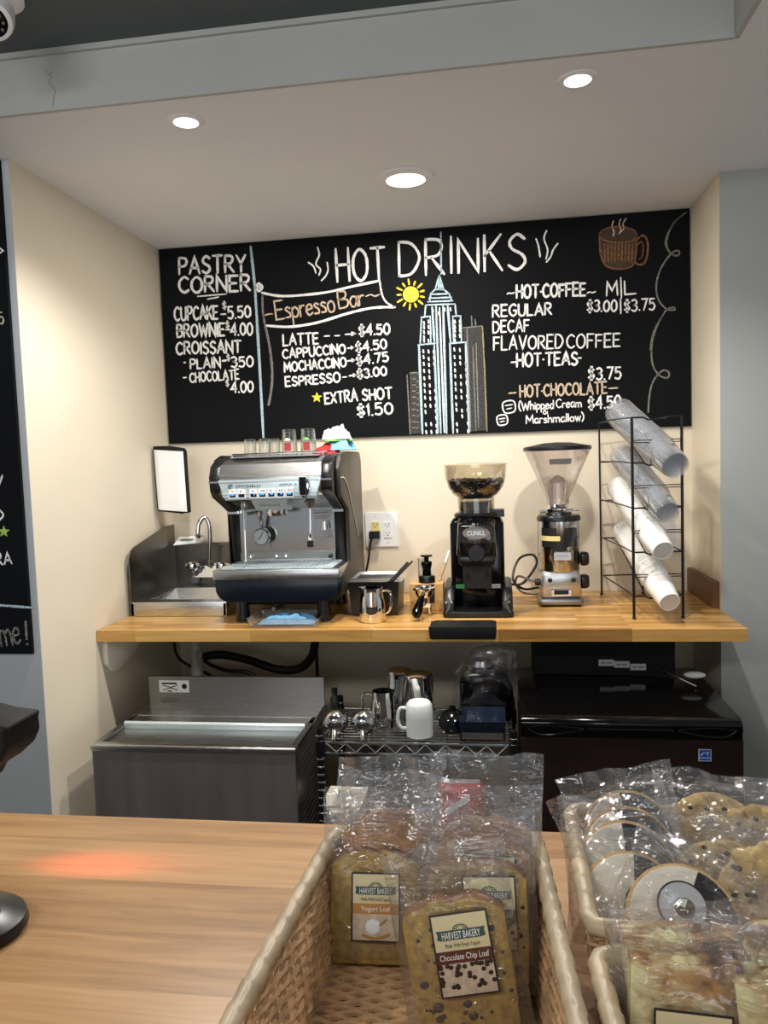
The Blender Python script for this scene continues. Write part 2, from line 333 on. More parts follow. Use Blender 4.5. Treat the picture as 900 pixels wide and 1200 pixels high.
struct('fascia', MB().box(-3, XS-.0125, YS-.012, YS-.0005, ZC, ZU-.004).box(XS-.012, XS-.0005, -3, YS-.012, ZC, ZU-.004), 'fascia')
struct('trim_1', MB().box(-3, XS-.02, YS-.022, YS-.012, ZU-.014, ZU+.0, .002), 'fascia', True)
# hairline crack on the fascia
p0 = [onY(x, y, YS-.0125) for x, y in ((53, 82), (60, 90), (57, 97), (65, 106), (63, 114), (62, 124))]
tag(MB().tube(p0, .0007, 5).tube([onY(57, 88, YS-.0125), onY(62, 84, YS-.0125)], .0006, 5).build('paint_crack', 'greyp'), 'thin crack in the paint at the left of the ceiling step', 'crack')

# ------------------------------------------------------------------ chalk lettering
G = {
 'A': (.75, [('l',(0,0),(.38,1),(.75,0)), ('l',(.13,.34),(.62,.34))]), 'B': (.62, [('l',(0,0),(0,1)), ('s',(0,1),(.45,.95),(.52,.76),(.4,.57),(0,.52)), ('s',(0,.52),(.5,.48),(.62,.26),(.45,.04),(0,0))]),
 'C': (.68, [('s',(.66,.85),(.4,1),(.1,.8),(0,.5),(.1,.18),(.38,0),(.68,.14))]), 'D': (.72, [('l',(0,0),(0,1)), ('s',(0,1),(.45,.92),(.72,.52),(.45,.07),(0,0))]),
 'E': (.58, [('l',(.58,1),(0,1),(0,0),(.58,0)), ('l',(0,.52),(.48,.52))]), 'F': (.56, [('l',(.56,1),(0,1),(0,0)), ('l',(0,.54),(.46,.54))]),
 'G': (.7, [('s',(.66,.86),(.4,1),(.1,.8),(0,.5),(.1,.18),(.4,0),(.68,.16)), ('l',(.68,.14),(.68,.46),(.42,.46))]), 'H': (.64, [('l',(0,0),(0,1)), ('l',(.64,0),(.64,1)), ('l',(0,.5),(.64,.5))]),
 'I': (.06, [('l',(.03,0),(.03,1))]), 'K': (.6, [('l',(0,0),(0,1)), ('l',(.56,1),(0,.42)), ('l',(.16,.56),(.6,0))]), 'L': (.54, [('l',(0,1),(0,0),(.54,0))]),
 'M': (.85, [('l',(0,0),(.06,1),(.42,.35),(.78,1),(.85,0))]), 'N': (.68, [('l',(0,0),(0,1),(.68,0),(.68,1))]), 'O': (.74, [('o',(.37,1),(.08,.8),(0,.5),(.08,.18),(.37,0),(.66,.18),(.74,.5),(.66,.82))]),
 'P': (.58, [('l',(0,0),(0,1)), ('s',(0,1),(.45,.96),(.58,.74),(.42,.5),(0,.46))]), 'R': (.64, [('l',(0,0),(0,1)), ('s',(0,1),(.45,.96),(.56,.76),(.42,.54),(0,.48)), ('l',(.2,.48),(.64,0))]),
 'S': (.58, [('s',(.55,.86),(.3,1),(.05,.82),(.12,.6),(.46,.42),(.56,.2),(.3,0),(0,.13))]), 'T': (.7, [('l',(0,1),(.7,1)), ('l',(.35,1),(.35,0))]), 'U': (.66, [('s',(0,1),(.01,.35),(.14,.05),(.33,0),(.52,.05),(.65,.35),(.66,1))]),
 'V': (.7, [('l',(0,1),(.35,0),(.7,1))]), 'W': (1.0, [('l',(0,1),(.25,0),(.5,.75),(.75,0),(1,1))]), 'X': (.66, [('l',(0,0),(.66,1)), ('l',(0,1),(.66,0))]), 'Y': (.66, [('l',(0,1),(.33,.5),(.66,1)), ('l',(.33,.5),(.33,0))]),
 '0': (.58, [('o',(.29,1),(.05,.78),(0,.5),(.05,.2),(.29,0),(.53,.2),(.58,.5),(.53,.8))]), '1': (.14, [('l',(0,.82),(.12,1),(.12,0))]), '3': (.52, [('s',(.03,.92),(.3,1),(.5,.78),(.36,.56),(.18,.53)), ('s',(.18,.53),(.45,.46),(.52,.22),(.3,0),(0,.1))]),
 '4': (.6, [('l',(.46,0),(.46,1),(0,.33),(.6,.33))]), '5': (.54, [('l',(.5,1),(.08,1),(.04,.56)), ('s',(.04,.56),(.34,.64),(.54,.34),(.34,.02),(0,.1))]), '7': (.54, [('l',(0,1),(.54,1),(.2,0))]),
 '$': (.54, [('s',(.52,.8),(.3,.9),(.04,.76),(.12,.56),(.44,.42),(.52,.24),(.28,.1),(0,.2)), ('l',(.22,1.1),(.22,-.08)), ('l',(.34,1.1),(.34,-.08))]), '.': (.06, [('l',(.0,.03),(.06,.03))]), '!': (.1, [('l',(.05,1.1),(.05,.28)), ('l',(.05,.02),(.06,.06))]),
 '-': (.3, [('l',(0,.48),(.3,.5))]), '~': (.5, [('s',(0,.45),(.15,.56),(.32,.46),(.5,.56))]), '*': (.06, [('l',(0,.48),(.06,.5))]), '>': (.8, [('l',(0,.46),(.8,.5)), ('l',(.52,.74),(.8,.5),(.5,.26))]), '|': (.06, [('l',(.03,1.2),(.03,-.1))]),
 '(': (.2, [('s',(.2,1.15),(.0,.7),(.02,.25),(.2,-.1))]), ')': (.2, [('s',(0,1.15),(.2,.7),(.18,.25),(0,-.1))]), '&': (.6, [('s',(.6,0),(.2,.6),(.15,.85),(.32,1),(.45,.8),(.1,.4),(.05,.15),(.25,0),(.5,.15),(.6,.4))]),
 'a': (.46, [('s',(.44,.5),(.2,.6),(.0,.35),(.1,.04),(.3,.05),(.44,.4)), ('s',(.44,.58),(.42,.2),(.5,0))]), 'c': (.4, [('s',(.4,.5),(.2,.6),(0,.3),(.15,0),(.42,.1))]), 'd': (.46, [('s',(.42,.45),(.2,.58),(0,.3),(.15,0),(.42,.2)), ('l',(.43,1),(.43,0))]),
 'e': (.44, [('s',(.03,.3),(.4,.36),(.32,.58),(.1,.52),(.0,.25),(.18,0),(.44,.12))]), 'h': (.44, [('l',(0,1),(0,0)), ('s',(0,.35),(.2,.58),(.38,.48),(.42,0))]), 'i': (.06, [('l',(.03,.58),(.03,0)), ('l',(.03,.8),(.03,.86))]), 'l': (.06, [('l',(.03,1),(.03,0))]),
 'm': (.76, [('l',(0,.58),(0,0)), ('s',(0,.4),(.18,.58),(.34,.45),(.36,0)), ('s',(.36,.4),(.54,.58),(.7,.45),(.74,0))]), 'o': (.46, [('o',(.23,.58),(.03,.45),(0,.28),(.08,.05),(.23,0),(.4,.06),(.46,.28),(.4,.48))]), 'p': (.44, [('l',(0,.58),(0,-.4)), ('s',(0,.42),(.22,.58),(.43,.35),(.28,.02),(0,.12))]),
 'r': (.32, [('l',(0,.58),(0,0)), ('s',(0,.36),(.14,.55),(.32,.55))]), 's': (.36, [('s',(.34,.5),(.15,.58),(.03,.45),(.3,.25),(.3,.05),(0,.04))]), 'w': (.62, [('l',(0,.58),(.16,0),(.31,.45),(.46,0),(.62,.58))]), ' ': (.28, []),
}
def ribbon(mb, pts, w, y, closed=False):
    out = []
    for p in pts:
        p = Vector(p)
        if not out or (p-out[-1]).length > w*.12: out.append(p)
    pts = out; n = len(pts)
    if n < 2: return
    if not closed:
        d = (pts[1]-pts[0]).normalized(); pts[0] = pts[0]-d*w*.3
        d = (pts[-1]-pts[-2]).normalized(); pts[-1] = pts[-1]+d*w*.3
    vs = []
    for i in range(n):
        a = pts[(i-1) % n] if closed or i else pts[i]; b = pts[(i+1) % n] if closed or i < n-1 else pts[i]
        d0 = (pts[i]-a); d1 = (b-pts[i]); d0 = d0.normalized() if d0.length else d1.normalized(); d1 = d1.normalized() if d1.length else d0
        t = d0+d1; t = t.normalized() if t.length > .3 else d1
        nn = Vector((-t.y, t.x)); c = max(.45, nn.dot(Vector((-d1.y, d1.x))))
        hw = w*.5*(1+random.uniform(-.14, .14))/c
        if not closed and i in (0, n-1): hw *= .7
        vs += [pts[i]+nn*hw, pts[i]-nn*hw]
    m = n if closed else n-1
    mb.add([(v.x, y, v.y) for v in vs], [(2*i, 2*i+1, 2*((i+1) % n)+1, 2*((i+1) % n)) for i in range(m)])
class Board:
    def __init__(s, y): s.y = y
    def P(s, px, py): p = onY(px, py, s.y); return Vector((p.x, p.z))
    def text(s, mb, txt, a, b, h, w=2.6, gap=.22, off=0):
        w *= 1.02
        A, B = s.P(*a), s.P(*b); H = (s.P(a[0], a[1]-h)-A).length; ex = (B-A)
        tot = sum(G[c][0] for c in txt)+gap*(len(txt)-1); ux = ex/tot; uz = Vector((-ex.y, ex.x)).normalized()*H; x = 0
        W = w*(s.P(a[0]+1, a[1])-A).length
        for k, c in enumerate(txt):
            g = G[c]; jy = random.uniform(-.03, .03); jh = random.uniform(.95, 1.05)
            for st in g[1]:
                pts = [A+ux*(x+q[0])+uz*(q[1]*jh+jy) for q in st[1:]]
                if st[0] == 's': ribbon(mb, spline(pts, 5), W, s.y-.0008-off)
                elif st[0] == 'o': ribbon(mb, spline(pts, 4, True), W, s.y-.0008-off, True)
                else:
                    q = []
                    for i in range(len(pts)-1): q += [pts[i].lerp(pts[i+1], t/4) for t in range(4)]
                    ribbon(mb, q+[pts[-1]], W, s.y-.0008-off)
            x += g[0]+gap
        return mb
    def line(s, mb, pts, w=2.4, sm=False, closed=False, off=0):
        q = [s.P(*p) for p in pts]; W = w*(s.P(pts[0][0]+1, pts[0][1])-q[0]).length
        if sm: q = spline(q, 6, closed)
        else:
            z = []
            m = len(q) if closed else len(q)-1
            for i in range(m): z += [q[i].lerp(q[(i+1) % len(q)], t/5) for t in range(5)]
            q = z if closed else z+[q[-1]]
        ribbon(mb, q, W, s.y-.0008-off, closed); return mb
    def fill(s, mb, pts, off=-.0003):
        mb.ngon([(s.P(*p).x, s.y-.0008-off, s.P(*p).y) for p in pts]); return mb
def c1(*pts): return [(180+x*.3556, 240+y*.3556) for x, y in pts]
def c2(*pts): return [(480+x*.3778, 240+y*.3776) for x, y in pts]

BY = YB-.012
bd = thing('chalkboard', 'wide black chalkboard with the chalk drinks menu on the back wall', 'chalkboard', (0, 0, 0))
tl, tr, br_, bl = onY(189, 293, BY), onY(807, 245, BY), onY(809, 503, BY), onY(200, 520, BY)
MB().hexa([(XL+.006, BY, bl.z), (XR-.004, BY, br_.z+.012), (XR-.004, YB-.0005, br_.z+.012), (XL+.006, YB-.0005, bl.z), (XL+.006, BY, ZC-.002), (XR-.004, BY, ZC-.002), (XR-.004, YB-.0005, ZC-.002), (XL+.006, YB-.0005, ZC-.002)]).build('board_panel', 'board', bd, False)
K = Board(BY)
def ck(name, m): mb = MB(); return mb, lambda: mb.build(name, m, bd, False)
def T(mb, txt, p, h, w=2.4, **k):
    K.text(mb, txt, p[0], p[1], h, w, **k)
mb = MB(); T(mb, 'PASTRY', c1((85,228),(303,219)), 19.5, 2.8); T(mb, 'CORNER', c1((85,291),(318,282)), 18, 2.8)
K.line(mb, c1((145,302),(240,294)), 1.6); K.line(mb, c1((178,311),(215,304)), 1.6); mb.build('pastry_heading', 'ck_white', bd, False)
mb = MB()
T(mb, 'CUPCAKE', c1((70,382),(212,375)), 15.5, 2.3); K.line(mb, c1((222,361),(238,360)), 1.8); T(mb, '$', c1((228,344),(240,343)), 8.5, 1.2); T(mb, '5.50', c1((246,376),(320,371)), 13.5, 2.2)
T(mb, 'BROWNIE', c1((78,436),(234,432)), 14.5, 2.3); K.line(mb, c1((238,412),(252,411)), 1.8); T(mb, '$', c1((239,407),(250,406)), 8, 1.2); T(mb, '4.00', c1((256,431),(326,428)), 13.5, 2.2)
T(mb, 'CROISSANT', c1((76,493),(288,486)), 13.5, 2.3)
K.line(mb, c1((100,520),(105,520)), 1.8); T(mb, 'PLAIN', c1((122,540),(220,535)), 11.5, 2); T(mb, '-', c1((228,530),(240,529)), 11); T(mb, '$', c1((242,514),(252,513)), 7, 1.1); T(mb, '350', c1((257,536),(328,533)), 11.5, 2.1)
K.line(mb, c1((98,570),(108,569)), 1.8); T(mb, 'CHOCOLATE', c1((121,585),(282,574)), 10.8, 1.9)
T(mb, '$', c1((239,599),(249,598)), 7, 1.1); T(mb, '4.00', c1((257,619),(328,617)), 12.3, 2.1); mb.build('pastry_prices', 'ck_white', bd, False)
mb = MB(); K.line(mb, c1((320,138),(334,270),(349,520),(362,765)), 3.0); mb.build('flagpole_drawing', 'ck_blue', bd, False)
mb = MB(); K.line(mb, c1((347,259),(359,272),(347,285),(336,272)), 2.4, True, True); K.line(mb, c1((347,267),(351,274),(343,275)), 2.4, True, True)
K.line(mb, c1((357,290),(430,301),(560,290),(660,268),(745,250)), 2.8, True); K.line(mb, c1((745,250),(752,292),(766,320),(793,337)), 2.0, True); K.line(mb, c1((370,398),(450,402),(540,388),(640,358),(720,340),(795,337)), 2.8, True); mb.build('flag_drawing', 'ck_white', bd, False)
mb = MB(); K.line(mb, c1((359,300),(360,350),(367,395)), 2.4, True); K.line(mb, c1((368,398),(383,470),(391,550),(388,610),(379,660)), 2.8, True); mb.build('flag_shading', 'ck_grey', bd, False)
mb = MB(); T(mb, 'Espresso', c1((405,380),(598,350)), 21, 2.0, gap=.12); T(mb, 'Bar', c1((612,344),(696,330)), 20, 2.0, gap=.12); K.line(mb, c1((368,364),(380,360),(392,360)), 1.6, True); K.line(mb, c1((700,302),(715,296),(730,301),(745,295)), 1.6, True); mb.build('flag_lettering', 'ck_peach', bd, False)
mb = MB(); T(mb, 'HOT', c1((606,255),(765,241)), 38, 3.2); K.text(mb, 'DRINKS', (468,323.5), (616,315.5), 40, 3.2); mb.build('title_lettering', 'ck_white', bd, False)
mb = MB()
for q in (c1((540,140),(546,165),(535,195),(550,213),(545,232)), c1((510,190),(527,203),(535,225)), c1((572,190),(575,215),(567,235),(553,250))): K.line(mb, q, 1.9, True)
mb.build('steam_drawing', 'ck_white', bd, False); mb = MB()
for q in (c2((425,80),(417,105),(428,140),(423,168)), c2((392,105),(400,130),(405,162)), c2((460,120),(445,140),(438,160),(424,178))): K.line(mb, q, 1.9, True)
mb.build('steam_drawing', 'ck_white', bd, False)
mb = MB(); sc = (481.5, 345)
K.fill(mb, [(sc[0]+9.5*math.cos(t*.39), sc[1]+9.5*math.sin(t*.39)) for t in range(16)])
for i in range(13):
    a = i*2*math.pi/13+.2; K.line(mb, [(sc[0]+11.5*math.cos(a), sc[1]+11.5*math.sin(a)), (sc[0]+(18 if i % 2 else 16)*math.cos(a), sc[1]+(18 if i % 2 else 16)*math.sin(a))], 2.2)
mb.build('sun_drawing', 'ck_yellow', bd, False); mb = MB()
st = c1((538,635))[0]
K.fill(mb, [(st[0]+(6.6 if i % 2 == 0 else 2.9)*math.sin(i*math.pi/5), st[1]-(6.6 if i % 2 == 0 else 2.9)*math.cos(i*math.pi/5)) for i in range(10)]); mb.build('star_drawing', 'ck_yellow', bd, False)
mb = MB()
T(mb, 'LATTE', c1((428,464),(543,457)), 12.5, 2.2); K.line(mb, c1((562,433),(580,432)), 1.6); K.line(mb, c1((597,432),(613,431)), 1.6); T(mb, '>', c1((632,438),(665,436)), 8, 1.7); T(mb, '$4.50', c1((678,431),(778,425)), 11.6, 2.2)
T(mb, 'CAPPUCCINO', c1((427,507),(632,489)), 10.6, 2.1); T(mb, '>', c1((640,482),(658,480)), 7, 1.6); T(mb, '$4.50', c1((668,485),(768,474)), 10.6, 2.1)
T(mb, 'MOCHACCINO', c1((432,551),(635,533)), 10.6, 2.1); T(mb, '>', c1((640,524),(662,522)), 7, 1.6); T(mb, '$4.75', c1((671,529),(774,515)), 10.6, 2.1)
T(mb, 'ESPRESSO', c1((436,599),(615,583)), 10.6, 2.1); K.line(mb, c1((624,568),(636,567)), 1.5); T(mb, '>', c1((645,573),(667,571)), 7, 1.6); T(mb, '$3.00', c1((673,572),(768,561)), 10.6, 2.1)
mb.build('espresso_menu', 'ck_white', bd, False); mb = MB()
T(mb, 'EXTRA', c1((566,655),(672,646)), 12.5, 2.2); T(mb, 'SHOT', c1((690,645),(786,637)), 12.5, 2.2); T(mb, '$1.50', c1((673,697),(788,688)), 13, 2.2); mb.build('extra_shot_line', 'ck_white', bd, False)
mb = MB()
T(mb, '~', c2((303,288),(325,286)), 10, 1.6); T(mb, 'HOT*COFFEE', c2((332,290),(545,281)), 14.5, 2.6); T(mb, '~', c2((551,286),(577,284)), 10, 1.6)
T(mb, 'M', c2((611,282),(645,280)), 16, 2); K.line(mb, c2((655,226),(657,290)), 1.8); T(mb, 'L', c2((668,278),(702,275)), 16, 2)
T(mb, 'REGULAR', c2((258,348),(440,341)), 13.5, 2.2); T(mb, '$3.00', c2((551,332),(642,330)), 13, 2.1); K.line(mb, c2((654,292),(655,338)), 1.8); T(mb, '$3.75', c2((666,331),(760,326)), 13, 2)
T(mb, 'DECAF', c2((259,397),(371,392)), 13.5, 2); T(mb, 'FLAVORED', c2((261,450),(475,445)), 15.5, 2); T(mb, 'COFFEE', c2((488,445),(652,440)), 15.5, 2)
mb.build('coffee_menu', 'ck_white', bd, False); mb = MB()
K.line(mb, c2((315,489),(328,488)), 1.8); T(mb, 'HOT*TEAS', c2((333,502),(520,496)), 15, 2.5); K.line(mb, c2((522,476),(532,475)), 1.8)
mb.build('tea_menu', 'ck_white', bd, False); mb = MB()
T(mb, '$3.75', c2((555,543),(655,540)), 13.5, 2.2); mb.build('hot_tea_price', 'ck_white', bd, False); mb = MB(); T(mb, '$4.50', c2((555,635),(655,630)), 14, 2.3); mb.build('hot_chocolate_price', 'ck_white', bd, False)
mb = MB(); K.line(mb, c2((308,585),(330,583)), 1.8); T(mb, 'HOT*CHOCOLATE', c2((343,598),(612,585)), 13.5, 2.2); K.line(mb, c2((618,570),(645,568)), 1.8); mb.build('hot_chocolate_heading', 'ck_peach', bd, False)
mb = MB(); T(mb, '(Whipped', c2((340,638),(447,632)), 9.5, 1.5, gap=.16); T(mb, 'Cream', c2((455,630),(533,627)), 9.5, 1.5, gap=.16); T(mb, '&', c2((414,650),(428,649)), 7.5, 1.3); T(mb, 'Marshmallow)', c2((362,680),(540,669)), 9, 1.5, gap=.16)
for cx, cy, r in ((308,627,18),(287,668,15)):
    K.line(mb, c2((cx-r,cy-r*.7),(cx+r*.8,cy-r),(cx+r,cy+r*.7),(cx-r*.7,cy+r)), 1.6, True, True); K.line(mb, c2((cx-r*.6,cy-r*.2),(cx+r*.6,cy-r*.4)), 1.3)
    K.line(mb, c2((cx-r*.4,cy+r*.4),(cx+r*.5,cy+r*.2)), 1.3)
mb.build('topping_note', 'ck_white', bd, False)
# mug drawing
mb = MB(); K.fill(mb, c2((590,95),(604,76),(645,68),(690,76),(704,95),(702,150),(690,190),(645,200),(608,188),(592,150)), -.0001); mb.build('mug_shading', 'ck_dbrown', bd, False)
mb = MB()
K.line(mb, c2((589,95),(592,150),(608,188),(645,199),(690,190),(702,150),(704,95)), 2, True); K.line(mb, c2((589,95),(604,76),(645,68),(690,76),(704,95),(690,112),(645,118),(604,110)), 2, True, True)
K.line(mb, c2((705,108),(722,95),(737,110),(738,150),(728,180),(710,186),(697,175)), 2.4, True); K.line(mb, c2((706,125),(718,114),(724,128),(722,158),(710,170)), 1.5, True)
for i in range(9): K.line(mb, c2((604+i*11,122),(606+i*10.4,176)), 2.2, off=.0002)
mb.build('mug_drawing', 'ck_brown', bd, False)
mb = MB()
for q in (c2((632,50),(628,66),(634,84),(631,98)), c2((655,44),(650,60),(655,78),(650,90)), c2((672,42),(662,58),(664,74),(655,84))): K.line(mb, q, 1.4, True)
mb.build('mug_steam', 'ck_peach', bd, False)
mb = MB(); K.line(mb, c2((857,24),(817,60),(797,110),(803,142),(823,158),(837,152),(830,142),(808,155),(778,200),(765,250),(772,295),(798,324),(822,326),(817,318),(792,332),(762,390),(750,450),(755,500),(776,530),(800,537),(804,520),(784,515),(757,545),(744,590),(740,645)), 2.0, True)
K.line(mb, c2((850,30),(812,66),(793,112),(799,140)), 1.2, True); K.line(mb, c2((788,335),(757,392),(745,450)), 1.2, True); mb.build('vine_drawing', 'ck_grey', bd, False)
# stepped skyscraper drawing
mb = MB(); K.fill(mb, c2((165,380),(225,376),(240,700),(190,703)), -.0001); K.fill(mb, c2((0,522),(30,520),(38,708),(4,712)), -.0001); mb.build('block_shading', 'ck_dim', bd, False)
mb = MB()
for q in (c2((163,382),(226,376)), c2((192,345),(194,378)), c2((203,355),(205,375)), c2((0,522),(30,520)), c2((-8,528),(2,712)), c2((178,382),(190,702)), c2((196,440),(206,700)), c2((206,430),(214,690))): K.line(mb, q, 1.4)
for i in range(9): K.line(mb, c2((8,540+i*19),(18,540+i*19)), 1.2); K.line(mb, c2((22,548+i*18),(28,548+i*18)), 1.2)
mb.build('side_block_drawing', 'ck_grey', bd, False)
mb = MB()
K.line(mb, c2((226,376),(233,520),(240,702)), 1.6); mb.build('block_edge_drawing', 'ck_sand', bd, False)
mb = MB()
for q in (c2((97,85),(98,215)), c2((92,218),(80,262)), c2((92,218),(106,265)), c2((92,225),(90,262)), c2((97,240),(97,264)), c2((62,300),(66,276),(80,262),(106,263),(122,276),(131,298)), c2((66,278),(124,276)), c2((60,290),(130,287)), c2((56,301),(134,298)), c2((50,311),(141,308)),
          c2((50,312),(47,346)), c2((141,308),(145,346)), c2((36,349),(64,346)), c2((133,346),(159,345)), c2((37,349),(33,432)), c2((158,345),(161,426)), c2((64,348),(66,428)), c2((134,347),(137,426)), c2((26,435),(80,430)), c2((123,430),(177,426))): K.line(mb, q, 1.9)
for q in (c2((29,436),(40,710)), c2((76,431),(88,708)), c2((125,431),(135,708)), c2((174,427),(185,704)), c2((70,318),(77,425)), c2((82,316),(97,708)), c2((104,314),(115,708)), c2((118,314),(127,424))): K.line(mb, q, 2.7)
mb.build('skyscraper_drawing', 'ck_blue', bd, False)
mb = MB()
for (xa, xb, ya, yb, n, m) in ((44,58,360,420,5,2),(140,155,358,416,5,2),(42,74,450,700,13,3),(138,172,446,696,13,3),(72,126,322,324,1,4),(90,95,330,700,1,1)):
    for j in range(n):
        for i in range(m):
            t = j/max(1, n-1); x = xa+(xb-xa)*(i/max(1, m-1))+t*9*(n > 6); y = ya+(yb-ya)*t+random.uniform(-3, 3)
            if random.random() < .85: K.line(mb, c2((x, y), (x+1.5, y+9)), 1.9)
K.line(mb, c2((93,320),(108,706)), 2.0); mb.build('window_marks', 'ck_white', bd, False)

# left chalkboard, cut by the frame
lb = thing('chalkboard', 'tall black chalkboard at the left edge, with a chalk word ending in me!', 'chalkboard')
LY = YL-.014
MB().box(-2.6, onY(22, 470, LY).x-.012, LY, YL-.0025, .925, ZC-.004).build('board_panel', 'board', lb, False)
K2 = Board(LY)
mb = MB(); K2.text(mb, 'me', (2, 757), (25, 754), 30, 2.2, .1); K2.text(mb, '!', (31, 756), (33, 756), 24, 3); mb.build('greeting_lettering', 'ck_grey', lb, False)
mb = MB(); K2.line(mb, [(-30, 707), (37, 712)], 2.6); mb.build('ruled_line', 'ck_blue', lb, False)
mb = MB(); K2.text(mb, 'RA', (-4, 662), (14, 661), 13, 1.9); K2.line(mb, [(-3, 612), (4, 604), (0, 598)], 2, True); K2.line(mb, [(-2, 572), (3, 557)], 2); K2.line(mb, [(-4, 288), (4, 294), (-2, 298)], 1.6); mb.build('menu_lettering', 'ck_white', lb, False)
mb = MB(); K2.text(mb, '5', (0, 380), (5, 379), 13, 1.6); mb.build('price_lettering', 'ck_peach', lb, False)
mb = MB(); K2.fill(mb, [(4.5+(7.5 if i % 2 == 0 else 3.2)*math.sin(i*math.pi/5), 623-(7.5 if i % 2 == 0 else 3.2)*math.cos(i*math.pi/5)) for i in range(10)]); mb.build('star_drawing', 'ck_green', lb, False)

# ------------------------------------------------------------------ ceiling lamps and camera
def downlight(x, y, r, label, lm, proud, group=None):
    t = thing('ceiling_light', label, 'ceiling light', (x, y, ZC), 0)
    MB().lathe([(r*.80, -.001), (r*.84, -proud), (r*1.18, -proud*.6), (r*1.24, -.0005)], 32).build('trim_ring', 'white', t)
    MB().lathe([(r*.80, -proud*.45), (r*.5, -proud*.5), (.0001, -proud*.55)], 32).build('lens', lm, t)
downlight(-.268, 2.60, .078, 'large warm round ceiling light nearest the drinks chalkboard', 'lamp_w', .012)
downlight(-.80, 2.045, .040, 'small cool recessed ceiling light left of the large one', 'lamp_c', .006)
downlight(.228, 2.035, .040, 'small cool recessed ceiling light right of the large one', 'lamp_c', .006)
sc_ = onZ(-9, -9, 2.56)
t = thing('security_camera', 'white dome security camera on the dark upper ceiling', 'camera', (sc_.x, sc_.y, ZU))
MB().lathe([(.065, 0), (.065, -.02), (.05, -.03), (.0001, -.03)], 28).build('mount_base', 'white', t)
d = Vector((.25, -.6, -.75)).normalized(); bmx = d.to_track_quat('-Z', 'Y').to_matrix().to_4x4(); bmx.translation = (0, 0, -.05)
m1 = MB(); m1.M = bmx; m1.lathe([(.0001, .04), (.03, .038), (.042, .02), (.045, -.02), (.042, -.04), (.034, -.044)], 28); m1.build('housing', 'white', t)
m1 = MB(); m1.M = bmx; m1.lathe([(.036, -.042), (.03, -.046), (.0001, -.046)], 28); m1.build('lens_face', 'blackg', t)
m1 = MB(); m1.M = bmx
for i in range(10): a = i*.628; m1.ball((.024*math.cos(a), .024*math.sin(a), -.047), .0035, 8, 6)
m1.build('infrared_diodes', 'greyp', t)

# ------------------------------------------------------------------ worktop, block, bracket
tag(MB().box(XL+.003, XR-.006, 2.497, YB-.002, .88, .92, .003).build('worktop', 'worktop'), 'long striped butcher-block worktop under the drinks chalkboard', 'worktop')
tag(MB().box(.752, XR-.002, 2.825, 3.19, .921, 1.012, .002).build('wooden_block', 'dark_wood'), 'short brown wooden side rail on the worktop against the right wall', 'wood rail')
tag(MB().prism([(2.53, .879), (3.0, .879), (3.0, .86), (2.62, .752), (2.57, .752), (2.53, .79)], 'x', XL+.001, XL+.022, .004).build('support_bracket', 'offwhite'), 'white triangular bracket under the left end of the worktop', 'bracket')

# ------------------------------------------------------------------ hand sink
t = thing('hand_sink', 'small stainless steel hand sink at the left end of the worktop', 'sink', (-1.385, 2.725, .921))
W_, D_ = .38, .43
MB().prism([(0, 0), (W_, 0), (W_, .056), (0, .056)], 'y', 0, .012, .003).box(0, .012, 0, D_, 0, .05).box(W_-.012, W_, 0, D_, 0, .05).build('apron', 'steel', t)
mb = MB(); ix0, ix1, iy0, iy1 = .05, W_-.04, .05, .31
mb.add([(0, 0, .057), (W_, 0, .057), (W_, D_, .057), (0, D_, .057), (ix0, iy0, .057), (ix1, iy0, .057), (ix1, iy1, .057), (ix0, iy1, .057), (ix0+.02, iy0+.02, .004), (ix1-.02, iy0+.02, .004), (ix1-.02, iy1-.02, .004), (ix0+.02, iy1-.02, .004)],
       [(0,1,5,4),(1,2,6,5),(2,3,7,6),(3,0,4,7),(4,5,9,8),(5,6,10,9),(6,7,11,10),(7,4,8,11),(8,9,10,11)]); mb.build('basin', 'steel', t)
MB().prism([(0, 0), (D_, 0), (D_, .315), (.34, .315), (.05, .262), (.018, .25), (0, .22)], 'x', 0, .004, .001).build('side_splash', 'sinkside', t)
MB().box(0, W_, D_-.004, D_, 0, .235).box(0, W_, D_-.03, D_-.004, .225, .235).build('backsplash', 'sinkside', t)
st4 = [onY(x, y, yy)-Vector((-1.385, 2.725, .921)) for x, y, yy in ((203, 639, 3.10), (235, 636, 3.10), (238, 627.5, 3.14), (210, 629, 3.14))]
MB().add([tuple(v) for v in st4]+[(v.x, v.y+.012, v.z-.004) for v in st4], [(0,1,2,3),(7,6,5,4),(0,4,5,1),(1,5,6,2),(2,6,7,3),(3,7,4,0)]).build('care_sticker', 'white', t, False)
ce = sum((Vector(v) for v in st4), Vector())/4
MB().box(ce.x-.035, ce.x+.018, ce.y-.006, ce.y+.003, ce.z+.001, ce.z+.0045).build('sticker_print', 'green_t', t)
def sq(x, y): p = onY(x, y, 3.09); return (p.x+1.385, .365, p.z-.921)
b0, b1 = sq(226, 676), sq(262, 668)
MB().hexa([(b0[0], D_-.08, b0[2]), (b1[0], D_-.08, b0[2]), (b1[0], D_-.004, b0[2]), (b0[0], D_-.004, b0[2]), (b0[0]+.03, D_-.06, b0[2]+.045), (b1[0]-.03, D_-.06, b0[2]+.045), (b1[0]-.03, D_-.004, b0[2]+.045), (b0[0]+.03, D_-.004, b0[2]+.045)], .006).build('faucet_body', 'chrome', t)
q0, q1, q2, q3, q4 = sq(246, 664), sq(246, 620), sq(241, 606), sq(235, 613), sq(234, 624)
MB().tube(spline([q0, (q1[0], .365, q1[2]), (q2[0], .36, q2[2]), (q3[0], .35, q3[2]), (q4[0], .345, q4[2])], 8), .0095, 12).cyl(q4, (q4[0], .345, q4[2]-.014), .0125).build('spout', 'chrome', t)
